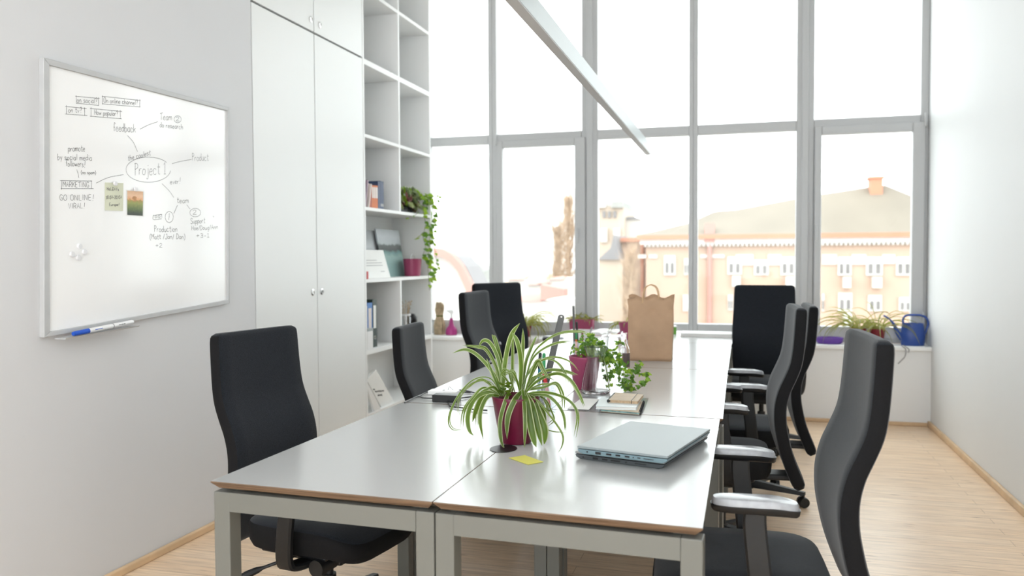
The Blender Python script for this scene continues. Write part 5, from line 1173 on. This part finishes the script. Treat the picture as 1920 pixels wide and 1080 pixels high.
t, w_, h_ = lean_slab('desk_sign', 'white card sign with a few grey lines leaning in front of the landscape prints', 'sign', 118, 325, 668, 890, zb, XL-.05, .008, .28, paper)
bm = B()
for z0, y0, y1 in ((.62, -.38, .1), (.53, -.38, .3), (.44, -.38, .3), (.22, .15, .32)): box(bm, (.0002, w_*y0, h_*z0), (.0008, w_*y1, h_*(z0+.022)))
obj('print_lines', bm, inkl, t)
bm = B(); p = yz(120, 880); box(bm, (-.02, -.012, 0), (.02, .012, .055)); tag(obj('red_box', bm, redm, loc=(XL-.03, yz(118, 880)[0]-.012, zb), bevel=.003), 'small red box at the left edge of the middle shelf', 'box')
p = yz(520, 820, X=XL-.06)
pp_ = thing('pink_pot', 'empty pink pot with a wire handle on the middle shelf', 'pot', (XL-.07, p[0], zb)); bm = B()
lathe(bm, [(0, 0), (.058, 0), (.064, .006), (.076, .140), (.073, .142), (.070, .138), (.062, .02), (0, .015)], seg=36); obj('body', bm, pinkpot2, pp_, smooth=True)
bm = B(); tube(bm, spline([(0, -.045, .138), (0, -.03, .165), (0, 0, .178), (0, .03, .165), (0, .045, .138)], 5), .002, 6); obj('wire_handle', bm, metal, pp_)
# binders on the lower shelf
T34 = lambda x, y: (660+x/4.32, 540+y/4.32)
zb = .6955
def binder(lab, x0, x1, top, m, labelm, X=XL-.04, dep=.22, grp='ring binders', zz=zb):
    y0 = yz(x0, 300, T34, X)[0]; y1 = yz(x1, 300, T34, X)[0]; h_ = yz(x0, top, T34, X)[1]-zz; w_ = y1-y0
    t = thing('ring_binder', lab, 'binder', (X-dep/2, (y0+y1)/2, zz), 0, grp)
    bm = B(); box(bm, (-dep/2, -w_/2, 0), (dep/2, -w_/2+.003, h_)); box(bm, (-dep/2, w_/2-.003, 0), (dep/2, w_/2, h_)); box(bm, (dep/2-.003, -w_/2+.003, 0), (dep/2, w_/2-.003, h_)); obj('cover', bm, m, t)
    bm = B(); box(bm, (-dep/2+.005, -w_/2+.004, .004), (dep/2-.01, w_/2-.004, h_-.02)); obj('pages', bm, paper, t)
    bm = B(); box(bm, (dep/2, -w_*.3, h_*.40), (dep/2+.0008, w_*.3, h_*.88)); obj('spine_label', bm, labelm, t)
    bm = B(); tube(bm, [Vector((dep/2+.001, .012*math.cos(a), h_*.2+.012*math.sin(a))) for a in [R(20*k) for k in range(19)]], .0018, 6, False); obj('finger_ring', bm, chrome, t)
    return t
pbl = mat('binder_blue', (.02, .16, .48), .4, noise=(20, .05)); pgr = mat('binder_green', (.025, .045, .04), .45, noise=(20, .08))
binder('blue ring binder on the lower shelf', 126, 166, 122, pbl, bkw); binder('dark green ring binder on the lower shelf', 168, 202, 96, pgr, paper); binder('pale grey ring binder at the far left of the lower shelf', 92, 124, 150, bkw, inkl)
y0 = yz(130, 430, T34)[0]
wbx = thing('white_container', 'white lidded box in front of the binders on the lower shelf', 'box', (XL-.022, y0-.012, zb)); zt = yz(130, 325, T34)[1]-zb
bm = B(); box(bm, (-.016, -.045, 0), (.016, .045, zt-.02)); obj('body', bm, penw, wbx, bevel=.003)
bm = B(); box(bm, (-.0175, -.047, zt-.02), (.0175, .047, zt)); obj('lid', bm, whal, wbx, bevel=.003)
p = yz(140, 95, T34)
ht = thing('straw_hat', 'brown straw hat lying on top of the binders', 'hat', (XL-.16, p[0]-.01, zb+yz(168, 96, T34, XL-.04)[1]-zb+.001)); bm = B()
lathe(bm, [(.10, 0), (.098, .004), (.062, .008), (.058, .04), (.045, .055), (0, .058)], seg=32, sy=.9); o = obj('hat_body', bm, mat('hat_straw', (.30, .19, .12), .85, noise=(60, .2)), ht, smooth=True)
# dried flowers and a dark ball
p = yz(438, 270, T34, XL-.08)
dj = thing('dried_flower_jar', 'glass jar with a white rim and dried flowers on the lower right shelf', 'jar', (XL-.08, p[0], zb)); bm = B()
hj = yz(438, 212, T34, XL-.08)[1]-zb
lathe(bm, [(0, 0), (.038, 0), (.042, .005), (.042, hj-.03), (.036, hj-.015), (.036, hj), (.034, hj), (.034, hj-.016), (.039, hj-.032), (.039, .007), (0, .006)], seg=28); obj('glass_body', bm, clear_m, dj, smooth=True)
bm = B(); lathe(bm, [(.0365, hj-.012), (.039, hj-.01), (.039, hj+.002), (.0365, hj+.004)], seg=28); obj('rim', bm, penw, dj)
bm = B(); rr = random.Random(8)
for k in range(26):
    a = rr.uniform(0, 6.28); e = Vector((math.cos(a)*.05*rr.random(), math.sin(a)*.06*rr.random(), hj+rr.uniform(.02, .10))); tube(bm, [(math.cos(a)*.012, math.sin(a)*.012, .01), (math.cos(a)*.02, math.sin(a)*.02, hj*.8), e], .0011, 4)
    leafblade(bm, e, Vector((math.cos(a), math.sin(a), .8)), Vector((1, 0, .3)), .022, .012)
obj('dried_flowers', bm, straw, dj)
p = yz(480, 240, T34, XL-.06); bm = B(); rb = .050
bmesh.ops.create_icosphere(bm, subdivisions=3, radius=rb, matrix=Matrix.Translation((0, 0, rb)))
dbl = thing('dark_vase', 'dark round vase right of the dried flower jar on the lower shelf', 'vase', (XL-.055, p[0], zb)); bm.free(); bm = B()
hv = yz(480, 208, T34, XL-.055)[1]-zb
lathe(bm, [(0, 0), (.032, 0), (.036, .004), (.030, hv*.45), (.045, hv*.70), (.044, hv*.86), (.028, hv*.97), (.02, hv), (.015, hv-.004), (0, hv*.9)], seg=30); obj('body', bm, blackp, dbl, smooth=True)
bm = B(); lathe(bm, [(.021, hv-.004), (.024, hv+.002), (.020, hv+.004)], seg=30); obj('rim', bm, greyp, dbl)
# white boards in the bottom compartment
zb = .2435
def tilted(name, lab, pts, X, th, m, grp):
    P = [onX(*T34(*q), X) for q in pts]; c = sum(P, Vector())/4; c.z = min(p.z for p in P); t = thing(name, lab, 'box', c, 0, grp); bm = B(); prism(bm, [p-c for p in P], (-th, 0, 0)); obj('body', bm, m, t, bevel=.002); return t, P, c
t, P, c = tilted('gift_box', 'flat white box with dark handwriting leaning in the bottom compartment of the shelves', [(120, 745), (198, 662), (352, 938), (250, 990)], XL-.03, .03, paper, None)
bm = B(); T_ = lambda a, b: onX(*T34(a, b), XL-.0292)-c
rr = random.Random(4)
for y0, x0, x1 in ((822, 172, 190), (838, 186, 262), (868, 208, 248)):
    prev = None; pts = []
    for k in range(int((x1-x0)/4)): pts.append(T_(x0+k*4, y0+(k % 2)*10-4-(x0+k*4-x0)*.10+rr.uniform(-2, 2)))
    for a, b in zip(pts, pts[1:]): tube(bm, [a, b], .0022, 4)
obj('handwriting', bm, inkb, t)
bm = B(); q = [onX(*T34(*q), XL-.0285) for q in ((118, 748), (196, 1010), (240, 1000), (128, 752))]; 
t2, P, c2 = tilted('foam_sheet', 'plain white sheet leaning left of the written box at the bottom of the shelves', [(112, 770), (124, 760), (246, 1000), (190, 1014)], XL-.005, .022, whitep, None); bm.free()
